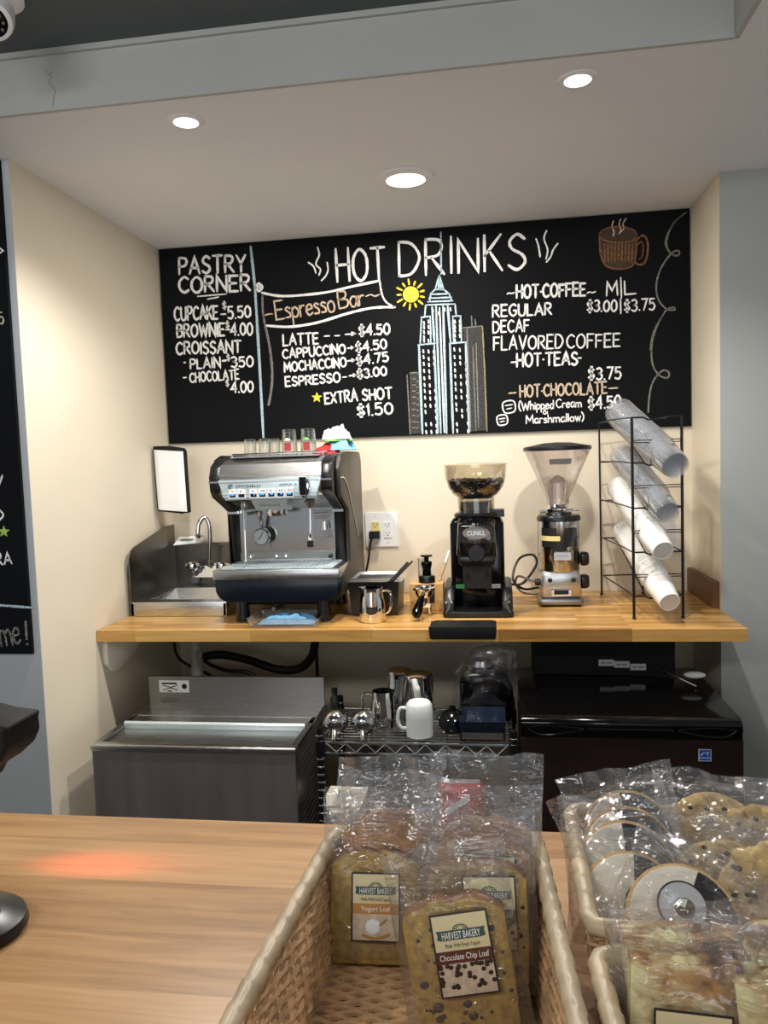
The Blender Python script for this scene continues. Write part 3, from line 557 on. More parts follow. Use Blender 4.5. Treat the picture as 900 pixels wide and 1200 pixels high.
for px in (228, 262):
    c_ = sq(px, 662); MB().lathe([(.0001, .05), (.020, .046), (.026, .034), (.024, .018), (.014, .01), (.012, 0)], 16, (c_[0], .345, c_[2]-.03)).tube([(c_[0]-.03, .345, c_[2]+.005), (c_[0]+.03, .345, c_[2]+.005)], .007).build('handle', 'chrome', t)
MB().cyl((.10, D_-.004, .08), (.10, D_-.03, .08), .018).cyl((.10, D_-.02, .06), (.10, D_-.02, .10), .01).build('overflow_fitting', 'greyp', t)

# towel dispenser on the left wall
DY = 3.015
t = thing('towel_dispenser', 'white paper towel dispenser with dark edges above the hand sink', 'dispenser', (XL, DY, 1.30))
def dq(x, y): p = onY(x, y, DY); return (p.x-XL, p.z-1.30)
o_ = [dq(*q) for q in ((184, 599), (179, 527), (179, 523), (196, 522.5), (213, 525), (215.5, 529), (220.5, 601), (212, 602))]
MB().prism(o_, 'y', .0, .035, .004).build('back_housing', 'blackm', t)
c_ = [dq(*q) for q in ((186, 597), (180.5, 527), (214.8, 529), (219.8, 599.5))]
def cov(u, v):
    a = Vector(c_[0]).lerp(Vector(c_[3]), u); b = Vector(c_[1]).lerp(Vector(c_[2]), u); q = a.lerp(b, v); e = min(1, 6*min(u, 1-u))**.5
    return (q.x, -.003-.012*e, q.y)
MB().grid(cov, 24, 6).grid(lambda u, v: (cov(u, v)[0], .001, cov(u, v)[2]), 2, 2).build('front_cover', 'white', t)
MB().ball(((c_[3][0]-.02), -.008, c_[3][1]-.006), (.004, .004, .004), 8, 6).build('latch', 'black', t)

# ------------------------------------------------------------------ espresso machine
E = thing('espresso_machine', 'black and silver one-group espresso machine beside the hand sink', 'espresso machine', (-.765, 2.57, .92))
for x in (-.15, .15):
    for y in (.08, .40): MB().lathe([(.0001, 0), (.026, 0), (.026, .02), (.02, .09), (.0001, .09)], 16, (x, y, .001)).build('foot', 'black', E)
MB().box(-.18, .18, .10, .46, .055, .10, .005).build('under_frame', 'blackm', E)
def rrect_b(w, z0, z1, r, n=6):
    p = [(-w, z1)]
    for i in range(n+1): a = math.pi+i*math.pi/2/n; p.append((-w+r+r*math.cos(a), z0+r+r*math.sin(a)))
    for i in range(n+1): a = 1.5*math.pi+i*math.pi/2/n; p.append((w-r+r*math.cos(a), z0+r+r*math.sin(a)))
    return p+[(w, z1)]
MB().prism(rrect_b(.222, .082, .164, .05), 'y', .002, .40, .004).build('lower_body', 'navy', E)
MB().prism([(-.227, .163), (.227, .163), (.227, .198), (-.227, .198)], 'y', -.004, .30, .003).build('drip_tray_rim', 'steel', E)
mb = MB().box(-.20, .20, .012, .20, .1985, .2015)
for i in range(26): x = -.19+i*.0152; mb.box(x, x+.006, .02, .19, .2015, .204)
mb.build('drip_grid', 'silver', E)  # pale silver colour stands in for the bright reflection on the tray top
MB().box(-.17, .165, .17, .19, .204, .212).build('grid_rear_bar', 'steel', E)
prof = [(.20, .199), (.185, .385), (.02, .452), (.002, .475), (-.002, .525), (.018, .562), (.07, .586), (.20, .592), (.46, .592), (.47, .2)]
MB().prism(prof, 'x', -.225, -.186, .006).build('side_cheek', 'black', E)
MB().prism(prof, 'x', .176, .214, .006).build('side_cheek', 'black', E)
sp_ = [(.06, .10), (.06, .17), (.19, .20), (.19, .39), (.055, .45), (.05, .54), (.08, .585), (.14, .60), (.46, .60), (.49, .57), (.49, .10)]
MB().prism(sp_, 'x', .2145, .232, .006).build('side_panel', 'bronze', E)
MB().prism(sp_, 'x', -.232, -.2255, .004).build('side_panel', 'black', E)
MB().tube(spline([(.2335, .055, .508), (.2335, .12, .505), (.2335, .19, .46), (.2335, .27, .37), (.2335, .36, .27)], 6), .0022, 6).build('side_trim_line', 'chrome', E)
for x0, x1 in ((-.226, -.186), (.176, .2150)): MB().box(x0, x1, -.004, .06, .5035, .509, .001).build('cheek_trim_line', 'chrome', E)
for x0, x1 in ((-.226, -.186), (.176, .2150)): MB().box(x0, x1, .172, .2, .382, .392, .002).build('cheek_trim_line', 'chrome', E)
MB().box(-.19, .18, .205, .46, .10, .40).build('inner_cabinet', 'blackm', E)
MB().box(-.186, .176, .196, .206, .199, .40).build('back_panel', 'mirror', E)
MB().box(-.186, .176, .188, .197, .204, .236, .002).build('back_panel_foot', 'steel_d', E)
head = [(.20, .395), (.19, .40), (.05, .445), (.02, .452), (.006, .47), (.001, .50), (.001, .53), (.02, .565), (.07, .585), (.20, .592), (.40, .592), (.40, .40)]
MB().prism(head, 'x', -.186, .176, .003).build('head_housing', 'steel', E)
# front control panel: upper band and ribbed lower panel
MB().add([(-.188, -.003, .520), (.178, -.003, .520), (.176, .016, .566), (-.186, .016, .566), (-.184, -.003, .452), (.174, -.003, .452)], [(0,1,2,3)]).build('upper_band', 'steel_d', E)
def pz(z): return -.0035+.0*(z)
pan = [(-.190, .512), (.178, .512), (.158, .442), (-.166, .442)]
MB().prism(pan, 'y', -.008, .02, .003).build('control_panel', 'silver', E)
mb = MB()
for z in (.452, .462, .505): mb.box(-.168-(z-.44)*.26, .158+(z-.44)*.22, -.0105, -.006, z, z+.006, .0015)
mb.build('panel_ribs', 'silver', E)
mb = MB(); mb.text('SIMONELLI', (-.125, -.0108, .486), (1,0,0), (0,0,1), .0095, .088); mb.text('APPIA II', (.03, -.0108, .488), (1,0,0), (0,0,1), .008, .062)
mb.tube([(-.143+.008*math.cos(a*.5), -.0105, .490+.008*math.sin(a*.5)) for a in range(1, 11)], .0012, 6); mb.tube([(-.147, -.0105, .486), (-.139, -.0105, .494)], .001, 6); mb.build('brand_lettering', 'dark', E)
for i, x in enumerate((-.150, -.118, -.075, -.043, -.011, .021, .053)):
    b_ = MB().box(x, x+.028, -.0125, -.006, .448, .480, .0015).build('button', 'white', E)
    MB().box(x+.003, x+.025, -.0132, -.0120, .452, .464).build('button_window', 'darkblue', b_)
    if i != 1: MB().box(x+.006+.004*(i % 3), x+.020, -.0140, -.0128, .4585, .4635, .0005).build('button_light', 'bluelight', b_)
    mb = MB()
    if i == 0: mb.tube([(x+.014+.0035*math.cos(a), -.0128, .473+.0035*math.sin(a)) for a in [k*.7 for k in range(9)]], .0006, 5, True)
    else:
        for k in range(1+(i in (3, 5))): mb.box(x+.009+k*.008, x+.014+k*.008, -.0131, -.0122, .470, .4755, .0008)
        if i == 6: mb.box(x+.017, x+.023, -.0131, -.0122, .472, .4733)
    mb.build('button_symbol', 'greyp', b_)
kn = MB().lathe([(.0001, -.020), (.012, -.019), (.014, -.012), (.013, 0)], 16, (.118, -.004, .47), 'y').box(.108, .128, -.034, -.014, .455, .515, .006).build('steam_lever', 'blackg', E)
MB().prism([(.100, .516), (.136, .516), (.140, .468), (.124, .444), (.112, .444), (.098, .468)], 'y', -.0095, -.006, .0015).tube([(.132, -.018, .512), (.139, -.018, .490), (.134, -.016, .462), (.122, -.014, .448)], .0028, 8).build('lever_bezel', 'chrome', kn)
MB().hexa([(-.062, .015, .405), (.042, .015, .405), (.036, .12, .395), (-.056, .12, .395), (-.075, -.004, .441), (.055, -.004, .441), (.045, .12, .43), (-.065, .12, .43)], .003).build('group_cover', 'silver', E)
mb = MB(); mb.text('Simonelli', (-.045, .0035, .418), (1,0,0), (0,-.46,.88), .010, .072); mb.build('group_lettering', 'greyp', E)
MB().lathe([(.0001, .392), (.034, .392), (.036, .40), (.036, .42), (.0001, .42)], 28, (-.01, .085, -.012)).build('group_ring', 'chrome', E)
# steam wand (left) and hot water wand (right)
sw = MB().tube(spline([(-.118, .06, .432), (-.118, .055, .40), (-.117, .045, .33), (-.115, .035, .215)], 6), .0048, 10).build('steam_wand', 'chrome', E)
MB().lathe([(.0001, 0), (.012, .002), (.016, .02), (.012, .035), (.0001, .04)], 16, (-.118, .06, .402)).build('wand_joint', 'steel_d', sw)
MB().lathe([(.0001, 0), (.005, .002), (.007, .014), (.0055, .025), (.0001, .026)], 12, (-.115, .035, .206)).build('wand_tip', 'chrome', sw)
hw = MB().tube([(.122, .05, .435), (.122, .045, .35), (.121, .042, .32)], .0045, 10).build('hot_water_wand', 'chrome', E)
MB().lathe([(.0001, 0), (.009, 0), (.012, .008), (.019, .024), (.016, .034), (.010, .04), (.0001, .04)], 18, (.122, .05, .405)).build('wand_joint', 'steel_d', hw)
MB().lathe([(.0001, 0), (.010, .0), (.012, .005), (.012, .022), (.006, .05), (.0001, .055)], 16, (.121, .042, .268)).build('wand_nozzle', 'chrome', hw)
MB().box(.111, .131, .028, .036, .270, .292, .003).build('nozzle_guard', 'black', hw)
g_ = MB().lathe([(.0001, -.008), (.028, -.008), (.031, -.012), (.033, -.006), (.033, .004), (.0001, .004)], 32, (-.092, .155, .297), 'y').build('pressure_gauge', 'chrome', E)
MB().lathe([(.0001, -.0125), (.027, -.0125), (.0271, -.009)], 32, (-.092, .155, .297), 'y').build('gauge_face', 'lgrey', g_)
mb = MB().tube([(-.092, .142, .297), (-.082, .142, .316)], .0013, 5).tube([(-.092, .142, .297), (-.100, .142, .288)], .0013, 5)
for i in range(11): a = rad(-40+i*26); mb.tube([(-.092+.020*math.cos(a), .1422, .297+.020*math.sin(a)), (-.092+.024*math.cos(a), .1422, .297+.024*math.sin(a))], .0008, 4)
mb.build('gauge_needle', 'dark', g_)
MB().tube(spline([(-.092, .165, .325), (-.09, .15, .36), (-.088, .12, .385)], 5), .007, 8).lathe([(.0001, 0), (.014, .002), (.014, .02), (.0001, .022)], 14, (-.088, .125, .373)).tube([(-.118, .07, .388), (-.088, .12, .392)], .006, 8).build('gauge_stem', 'steel_d', g_)
mb = MB().box(.095, .168, .1945, .1955, .352, .392).build('warning_sticker', 'lgrey', E)
mb = MB(); mb.text('Simonelli', (.100, .1938, .375), (1,0,0), (0,0,1), .007, .05); mb.box(.10, .16, .1935, .1944, .364, .366).box(.10, .15, .1935, .1944, .357, .359); mb.build('sticker_print', 'red_t', E)
MB().tube([(.146, .19, .34), (.146, .165, .34)], .006, 8).lathe([(.0001, 0), (.012, 0), (.010, .03), (.0001, .03)], 14, (.146, .165, .318)).build('water_jet', 'chrome', E)
for x in (-.145, -.045, -.01, .16): MB().lathe([(.0001, -.02), (.007, -.018), (.008, -.004), (.008, 0)], 12, (x, .19, .219), 'y').build('panel_fastener', 'chrome' if x != .16 else 'black', E)
mb = MB()
for yy in (.10, .45): mb.tube([(-.17, yy, .601), (.165, yy, .601)], .0035, 8)
for xx in (-.17, .165): mb.tube([(xx, .10, .601), (xx, .45, .601)], .0035, 8)
for xx in (-.17, .165):
    for yy in (.10, .45): mb.cyl((xx, yy, .588), (xx, yy, .601), .003)
mb.build('cup_rail', 'chrome', E)
MB().box(-.165, .16, .06, .45, .588, .5925).build('cup_tray', 'steel', E)
MB().tube(spline([(.0, .14, .085), (.0, .12, .06), (-.02, .10, .045), (-.03, .06, .046)], 5), .008, 8).lathe([(.0001, 0), (.012, 0), (.012, .02), (.0001, .02)], 12, (0, .14, .075)).build('drain_fitting', 'steel_d', E)

# glasses on the machine (upside down)
TZ = 1.5132
def glass(px, py, h, r0, r1, label, group=None, gy=2.72):
    p = onY(px, py, gy)
    t = thing('drinking_glass', label, 'glass', (p.x, p.y, TZ), 0, group)
    MB.caps = False
    MB().lathe([(r0, 0), (r1, h), (r1*.9, h+.001), (.0001, h)], 24).lathe([(.0001, h-.008), (r1*.86, h-.008), (r0-.0018, .001), (r0, 0)], 24).build('glass_wall', 'glass', t)
    MB.caps = True; return t
glass(294, 537, .062, .024, .021, 'small upturned shot glass leftmost on the espresso machine')
glass(311, 537, .062, .024, .021, 'small upturned shot glass second from left on the espresso machine')
glass(322, 533, .062, .024, .021, 'small upturned shot glass third from left, half behind its neighbour', gy=2.79)
for px, l in ((340, 'tall upturned glass beside the small shot glasses on the machine'), (362, 'tall upturned glass beside the folded cloths on the machine')):
    t = glass(px, 535, .092, .030, .025, l)
    mb = MB(); mb.box(-.012, .012, -.0295, -.0275, .015, .045, .002); mb.build('red_reflection_patch', 'red_t', t)  # red patch painted in for the reddish reflection seen in the glass
    mb = MB(); mb.ball((0, -.0285, .055), (.011, .002, .006), 10, 6); mb.build('printed_leaf', 'offwhite' if px == 340 else 'greencloth', t)
def cloth(name, c, sx, sy, h, m, label, seed, folds=3, rz=0):
    mb = MB(); o = Vector((seed*3.1, seed, 0))
    def top(u, v):
        x, y = (u-.5), (v-.5); e = max(0, 1-((2*x)**2+(2*y)**2)**1.3)
        n = noise.noise(Vector((u*folds, v*folds, 0))+o); n2 = noise.noise(Vector((u*folds*2.7, v*folds*2.7, 3))+o)
        k = 1+.18*noise.noise(Vector((u*2, v*2, 7))+o)
        return (x*sx*k+.1*sx*n2, y*sy*k, max(.0015, h*(e**.6)*(.75+.7*n+.35*n2)))
    mb.grid(top, 40, 40); mb.grid(lambda u, v: (top(u, v)[0]*.97, top(u, v)[1]*.97, .0006), 20, 20)
    o_ = mb.build(name, m, None, True, 80); o_.location = c; o_.rotation_euler = (0, 0, rz); return tag(o_, label, 'cloth')
p = onY(382, 533, 2.76); cloth('cleaning_cloth', (p.x-.002, p.y+.02, TZ), .105, .12, .034, 'redcloth', 'red cloth at the bottom of the cloth pile on the machine', 1)
cloth('cleaning_cloth', (p.x+.036, p.y+.055, TZ+.012), .145, .13, .045, 'bluecloth', 'light blue cloth folded on the red one atop the machine', 2, 2, .3)
cloth('cleaning_cloth', (p.x+.045, p.y+.035, TZ+.045), .12, .05, .014, 'greencloth', 'green cloth edge showing on the blue cloth atop the machine', 6, 3, .4)
cloth('cleaning_cloth', (p.x+.030, p.y+.06, TZ+.052), .105, .09, .055, 'whitecloth', 'crumpled white cloth topmost on the espresso machine', 3, 4)

# clear tray with a blue cloth in front of the machine
t = thing('clear_tray', 'shallow clear plastic tray in front of the espresso machine', 'tray', (-.735, 2.615, .921))
def tub(w, d, h, f, th=.002):
    mb = MB(); a = [(-w, -d), (w, -d), (w, d), (-w, d)]; k = lambda s, z, g=0: [(x*s-g*math.copysign(1, x), y*s-g*math.copysign(1, y), z) for x, y in a]
    vs = k(f, 0)+k(1, h)+k(1, h, th)+k(f, th, th)
    fs = [(0,3,2,1)]+[(i, (i+1) % 4, 4+(i+1) % 4, 4+i) for i in range(4)]+[(4+i, 4+(i+1) % 4, 8+(i+1) % 4, 8+i) for i in range(4)]+[(8+i, 8+(i+1) % 4, 12+(i+1) % 4, 12+i) for i in range(4)]+[(12,13,14,15)]
    return mb.add(vs, fs)
tub(.128, .085, .03, .92).build('tray_body', 'traycl', t, False)
mb = MB().tube([(-.128,-.085,.03),(.128,-.085,.03),(.128,.085,.03),(-.128,.085,.03)], .0022, 6, True); mb.build('tray_lip', 'traycl', t)
cloth('cleaning_cloth', (-.735, 2.60, .925), .20, .09, .036, 'bluecloth', 'light blue cloth lying in the clear tray', 9, 3)

# ------------------------------------------------------------------ outlet, plug
t = thing('wall_outlet', 'white double outlet plate on the back wall right of the machine', 'outlet', (-.478, YB, 1.19))
MB().box(-.069, .069, -.008, -.0005, -.072, .072, .003).build('cover_plate', 'white', t)
for x, m in ((-.026, 'yellowp'), (.026, 'white')):
    r_ = MB().box(x-.017, x+.017, -.0115, -.007, -.034, .034, .002).build('receptacle', m, t)
    mb = MB()
    for z in (-.018, .018):
        for dx in (-.007, .006): mb.box(x+dx-.001, x+dx+.001, -.0122, -.0112, z, z+.009)
        mb.cyl((x, -.0122, z-.006), (x, -.0112, z-.006), .0025, None, 10)
    mb.build('slots', 'dark', r_)
    if m == 'yellowp': MB().box(x-.014, x+.014, -.0128, -.011, -.005, .003, .001).build('test_button', 'yellowp', r_)
mb = MB()
for x in (-.026, .026):
    for z in (-.056, .056): mb.cyl((x, -.0088, z), (x, -.0075, z), .0028, None, 10)
mb.build('screws', 'lgrey', t)
t = thing('power_cord', 'black power plug and cord in the yellow outlet beside the machine', 'power cord', (-.505, YB-.0125, 1.172))
MB().box(-.022, .022, -.036, 0, -.016, .014, .005).build('plug', 'black', t)
MB().tube(spline([(-.012, -.025, -.012), (-.02, -.03, -.05), (-.03, -.03, -.11), (-.045, -.03, -.17), (-.06, -.03, -.242)], 6), .0045, 8).build('cord', 'black', t)
t = thing('wall_outlet', 'small white outlet plate on the back wall behind the cup rack', 'outlet', (.685, YB, 1.135))
MB().box(-.04, .04, -.007, -.0005, -.06, .06, .003).build('cover_plate', 'white', t)
MB().box(-.016, .016, -.010, -.006, -.034, .034, .002).build('receptacle', 'white', t)

# ------------------------------------------------------------------ knock box, jug, tamper, portafilter
t = thing('knock_box', 'black knock box with a steel rim tray beside the espresso machine', 'knock box', (-.445, 2.80, .921))
MB().hexa([(-.085,-.075,0),(.085,-.075,0),(.085,.10,0),(-.085,.10,0),(-.093,-.08,.125),(.093,-.08,.125),(.093,.105,.125),(-.093,.105,.125)], .005).build('box_body', 'black', t)
mb = MB(); o4 = [(-.105,-.095,.126),(.105,-.095,.126),(.105,.12,.126),(-.105,.12,.126)]; i4 = [(-.08,-.07,.136),(.08,-.07,.136),(.08,.095,.136),(-.08,.095,.136)]; d4 = [(-.075,-.065,.116),(.075,-.065,.116),(.075,.09,.116),(-.075,.09,.116)]
mb.add(o4+i4+d4, [(i, (i+1) % 4, 4+(i+1) % 4, 4+i) for i in range(4)]+[(4+i, 4+(i+1) % 4, 8+(i+1) % 4, 8+i) for i in range(4)]+[(8,9,10,11)]); mb.build('rim_tray', 'steel', t, False)
MB().box(-.072, .072, -.06, .085, .117, .119).build('rubber_pad', 'black', t)
a, b = Vector((-.385, 2.70, 1.045)), Vector((-.335, 2.86, 1.092))
tag(MB().tube([a, a.lerp(b, .5), b], [.006, .005, .006], 8).tube([a+Vector((.012, 0, .004)), b+Vector((.018, 0, .006))], .004, 8).build('kitchen_tongs', 'black'), 'pair of thin black sticks leaning across the knock box rim', 'tongs')
def pitcher(loc, r, h, rz, label, m='chrome', name='milk_jug', lid=False):
    t = thing(name, label, 'jug', loc, rz)
    MB.caps = False
    mb = MB().lathe([(.0001, .001), (r*.97, .0005), (r, .004), (r*.99, h*.5), (r*.84, h*.86), (r*.84, h), (r*.81, h), (r*.81, h*.86), (r*.96, h*.5), (r*.96, .006), (.0001, .005)], 32)
    vv = []
    for v in mb.v:      # pulls the rim out into a spout on -x
        k = max(0, v.z/h-.8)/.2; a = math.atan2(v.y, -v.x)
        vv.append(Vector((v.x-(r*.35*k if abs(a) < .5 else 0)*(1-abs(a)/.5), v.y, v.z)))
    mb.v = vv; mb.build('jug_body', m, t); MB.caps = True
    MB().tube(spline([(r*.8, 0, h*.9), (r*1.25, 0, h*.93), (r*1.62, 0, h*.85), (r*1.6, 0, h*.5), (r*1.35, 0, h*.3), (r*.95, 0, h*.26)], 5), .0055, 8, flat=.7).build('handle', m, t)
    if lid: MB().lathe([(.0001, h+.012), (r*.5, h+.012), (r*.85, h+.004), (r*.86, h-.002), (.0001, h-.002)], 24).build('lid', m, t)
    return t
pitcher((-.437, 2.635, .921), .046, .118, rad(-20), 'shiny steel milk jug in front of the knock box')
t = thing('tamping_block', 'pale wooden tamping block left of the black grinder', 'wooden block', (-.262, 2.86, .921))
MB().box(-.062, .062, -.05, .055, 0, .098, .004).build('block_body', 'pale_wood', t)
MB().box(.012, .030, -.053, -.049, .03, .098, .002).build('notch', 'dark', t)
t = thing('coffee_tamper', 'black coffee tamper standing on the pale wooden block', 'tamper', (-.262, 2.855, 1.0195))
MB().lathe([(.0001, 0), (.031, 0), (.031, .022), (.028, .026), (.017, .028)], 24).build('tamper_base', 'black', t)
MB().lathe([(.017, .026), (.016, .05), (.021, .07), (.019, .08), (.009, .082), (.009, .094), (.023, .098), (.022, .104), (.0001, .106)], 24).build('tamper_handle', 'blackg', t)
a, b = Vector((-.218, 2.88, 1.02)), Vector((-.180, 2.945, 1.125))
t = thing('cleaning_brush', 'thin wooden stick brush leaning beside the black grinder', 'brush', a)
MB().tube([(0, 0, .001), (b-a)*.6], .0055, 8).build('brush_handle', 'pale_wood', t); MB().tube([(b-a)*.6, (b-a)], [.0055, .007], 8).build('brush_tip', 'white', t)
tag(MB().lathe([(.013, 0), (.013, .085), (.0115, .085), (.0115, .002), (.0001, .002)], 18).build('glass_vial', 'glass', None, True, 38, (-.287, 2.90, 1.0195)), 'slim clear glass tube standing behind the coffee tamper', 'glass tube')
t = thing('portafilter', 'portafilter with black handle pointing forward before the wooden block', 'portafilter', (-.264, 2.745, .9215))
MB.caps = False
MB().lathe([(.0001, .062), (.024, .062), (.031, .074), (.033, .088), (.040, .090), (.041, .098), (.036, .100), (.032, .098), (.030, .082), (.0001, .078)], 28, (0, 0, .0)).build('filter_basket', 'chrome', t)
MB.caps = True
MB().cyl((0, 0, .064), (0, 0, .035), .010).box(-.022, .022, -.008, .008, .025, .04, .006).cyl((-.018, 0, .03), (-.018, 0, .001), .007).cyl((.018, 0, .03), (.018, 0, .001), .007).build('spouts', 'chrome', t)
MB().tube([(0, -.03, .08), (-.004, -.055, .07)], .008, 10).build('handle_neck', 'chrome', t)
MB().tube([(-.004, -.055, .070), (-.008, -.075, .058), (-.014, -.105, .035), (-.018, -.122, .022), (-.019, -.128, .016)], [.010, .013, .0175, .0165, .008], 14).build('handle', 'blackg', t)
t = thing('rubber_mat', 'black rubber tamping mat hanging over the worktop edge', 'mat', (-.115, 2.50, .921))
MB().prism([(-.11, -.012), (.105, -.012), (.108, .075), (.095, .088), (-.095, .088), (-.112, .07)], 'z', 0, .012, .004).build('mat_top', 'blackm', t)
MB().prism([(-.11, -.031), (.105, -.031), (.109, .012), (-.114, .012)], 'y', -.016, -.005, .004).build('edge_lip', 'blackm', t)
mb = MB().tube(spline([(-.09, .03, .0125), (-.03, .045, .0125), (.02, .03, .0125), (.06, .04, .0125), (.09, .03, .0125)], 6), .0018, 6); mb.build('moulded_mark', 'black', t)

# ------------------------------------------------------------------ black grinder
t = thing('coffee_grinder', 'black coffee grinder with beans in its round clear hopper', 'grinder', (-.07, 2.80, .921))
MB().prism([(-.125, -.115), (-.122, -.09), (-.095, .12), (.095, .12), (.122, -.09), (.125, -.115), (.10, -.125), (-.10, -.125)], 'z', 0, .022, .006).build('base_plate', 'black', t)
for s_ in (-1, 1):
    mb = MB().prism([(-.115, .01), (-.105, .05), (-.05, .095), (.06, .11), (.11, .11), (.11, .01)], 'x', s_*.082, s_*.122, .012); mb.build('side_wing', 'black', t)
    MB().tube(spline([(s_*.112, -.117, .015), (s_*.100, -.113, .045), (s_*.11, -.095, .075)], 5), .004, 6).build('wing_trim', 'steel_d', t)
MB().prism([(-.088, .02), (.088, .02), (.097, .09), (.097, .32), (.085, .345), (-.085, .345), (-.097, .32), (-.097, .09)], 'y', -.02, .115, .012).build('motor_body', 'blackg', t)
mb = MB().lathe([(.0001, .18), (.060, .18), (.066, .20), (.070, .33), (.062, .345), (.0001, .345)], 28, (0, -.035, 0)); mb.build('doser', 'blackg', t)
MB().prism([(-.072, .21), (.072, .21), (.064, .335), (-.064, .335)], 'y', -.112, -.06, .014).build('doser_front', 'acrylic', t, True)
MB().prism([(-.062, .18), (.062, .18), (.066, .215), (-.066, .215)], 'y', -.108, -.05, .01).build('doser_outlet', 'black', t)
MB().lathe([(.0001, -.01), (.026, -.01), (.030, -.004), (.030, 0)], 24, (0, -.112, .225), 'y').box(-.008, .008, -.132, -.11, .235, .255, .004).build('doser_knob', 'black', t)
mb = MB(); mb.M = Matrix.Translation((0, -.1135, .298)) @ Matrix.Diagonal((1, 1, .5, 1)); mb.lathe([(.046, 0), (.046, -.005), (.040, -.005), (.040, 0)], 28, (0,0,0), 'y'); bz = mb.build('badge_ring', 'chrome', t)
mb = MB(); mb.M = Matrix.Translation((0, -.1135, .298)) @ Matrix.Diagonal((1, 1, .5, 1)); mb.lathe([(.0001, -.003), (.041, -.003), (.041, 0)], 28, (0,0,0), 'y'); bz2 = mb.build('badge', 'greyp', t)
mb = MB(); mb.text('CUNILL', (-.031, -.1175, .290), (1,0,0), (0,0,1), .016, .062); mb.build('badge_lettering', 'white', bz2)
MB().box(-.075, -.045, -.127, -.118, .105, .118, .002).build('power_switch', 'green_t', t)
MB().box(.05, .08, -.127, -.118, .105, .118, .002).build('rating_plate', 'greyp', t)
MB().box(-.05, .05, -.10, -.02, .10, .18, .008).build('front_recess', 'dark', t)
MB().tube([(-.035, -.02, .155), (-.035, -.11, .15)], .005, 8).tube([(.035, -.02, .155), (.035, -.11, .15)], .005, 8).build('portafilter_fork', 'black', t)
MB().lathe([(.0001, .345), (.078, .345), (.082, .355), (.074, .362), (.0001, .362)], 28).box(.05, .10, -.03, .03, .345, .372, .006).build('collar', 'black', t)
MB.caps = False
MB().lathe([(.066, .362), (.066, .415), (.0635, .415), (.0635, .362)], 32).build('hopper_neck', 'acrylic', t)
MB().lathe([(.0001, .40), (.055, .402), (.060, .372), (.050, .363), (.0001, .363)], 24).build('throat', 'black', t)
hp = [(.055, .410), (.078, .425), (.098, .452), (.108, .485), (.112, .528), (.112, .533), (.1095, .533), (.1075, .486), (.096, .455), (.076, .428), (.053, .412)]
MB().lathe(hp, 36).build('hopper_bowl', 'acrylic', t)
MB().lathe([(.117, .533), (.117, .537), (.05, .541), (.0001, .541)], 36).lathe([(.117, .533), (.108, .532)], 36).build('hopper_lid', 'acrylic', t)
mb = MB(); mb.lathe([(.0001, .414), (.052, .4135), (.0755, .4285), (.0955, .4555), (.1035, .478), (.085, .482), (.04, .476), (.0001, .474)], 30)
for i in range(150):
    a = random.uniform(0, 6.28); r = .099*math.sqrt(random.random()); mb.ball((r*math.cos(a), r*math.sin(a), .476+random.uniform(0, .007)), (.006, .0045, .004), 6, 4)
for i in range(110):
    a = random.uniform(3.3, 6.1); z = random.uniform(.425, .475); r = .074+.0275*min(1, (z-.43)/.046)**.7 if z > .43 else .066; mb.ball((r*math.cos(a), r*math.sin(a), z), (.0055, .0055, .004), 6, 4)
bo = mb.build('coffee_beans', 'beans', t); bo['kind'] = 'stuff'; MB.caps = True

# ------------------------------------------------------------------ chrome grinder
t = thing('coffee_grinder', 'chrome coffee grinder with an empty cone hopper beside the cup rack', 'grinder', (.232, 2.94, .921))
MB().prism([(-.078, -.085), (.078, -.085), (.085, .0), (.075, .09), (-.075, .09), (-.085, .0)], 'z', .006, .03, .01).build('base_plate', 'steel_d', t)
for x in (-.06, .06):
    for y in (-.06, .06): MB().lathe([(.0001, 0), (.011, 0), (.013, .012), (.0001, .012)], 12, (x, y, 0)).build('foot', 'black', t)
MB().prism([(-.075, .03), (.075, .03), (.073, .11), (.062, .135), (-.062, .135), (-.073, .11)], 'y', -.07, .075, .012).build('lower_housing', 'steel', t)
MB().box(-.035, .035, -.077, -.069, .04, .068, .004).build('maker_plate', 'chrome', t); MB().box(-.026, .026, -.079, -.076, .046, .062, .003).build('plate_inset', 'dark', t)
for x in (-.04, .045): MB().lathe([(.0001, -.006), (.008, -.005), (.009, 0)], 12, (x, -.071, .098), 'y').build('screw_cap', 'black', t)
MB().lathe([(.0001, .13), (.072, .13), (.074, .135), (.074, .315), (.0001, .315)], 36, (0, -.015, 0)).build('doser_drum', 'mirror', t)
MB().box(-.074, .074, -.01, .08, .12, .315, .008).build('rear_housing', 'steel_d', t)
for x0, x1 in ((-.066, -.014), (.016, .060)):
    mb = MB(); mb.grid(lambda u, v: (lambda a: (.0755*math.cos(a), -.015+.0755*math.sin(a), .222+.070*v))(math.atan2(-math.sqrt(.0755**2-(x0+(x1-x0)*u)**2), x0+(x1-x0)*u)), 8, 4); mb.build('doser_window', 'smoke', t)
mb = MB(); mb.grid(lambda u, v: (lambda x: (x, -.015-math.sqrt(.0768**2-x*x), .245+.018*v))(-.068+.066*u), 8, 2); mb.build('tape_strip', 'yellowp', t)
MB().box(-.025, .035, -.093, -.0905, .175, .203, .001).build('maker_label', 'lgrey', t)
mb = MB(); mb.text('MAZZER', (-.018, -.0935, .188), (1,0,0), (0,0,1), .006, .045); mb.build('label_lettering', 'greyp', t)
MB().lathe([(.0001, .315), (.080, .315), (.081, .325), (.076, .335), (.0001, .336)], 36, (0, -.01, 0)).build('top_cap', 'black', t)
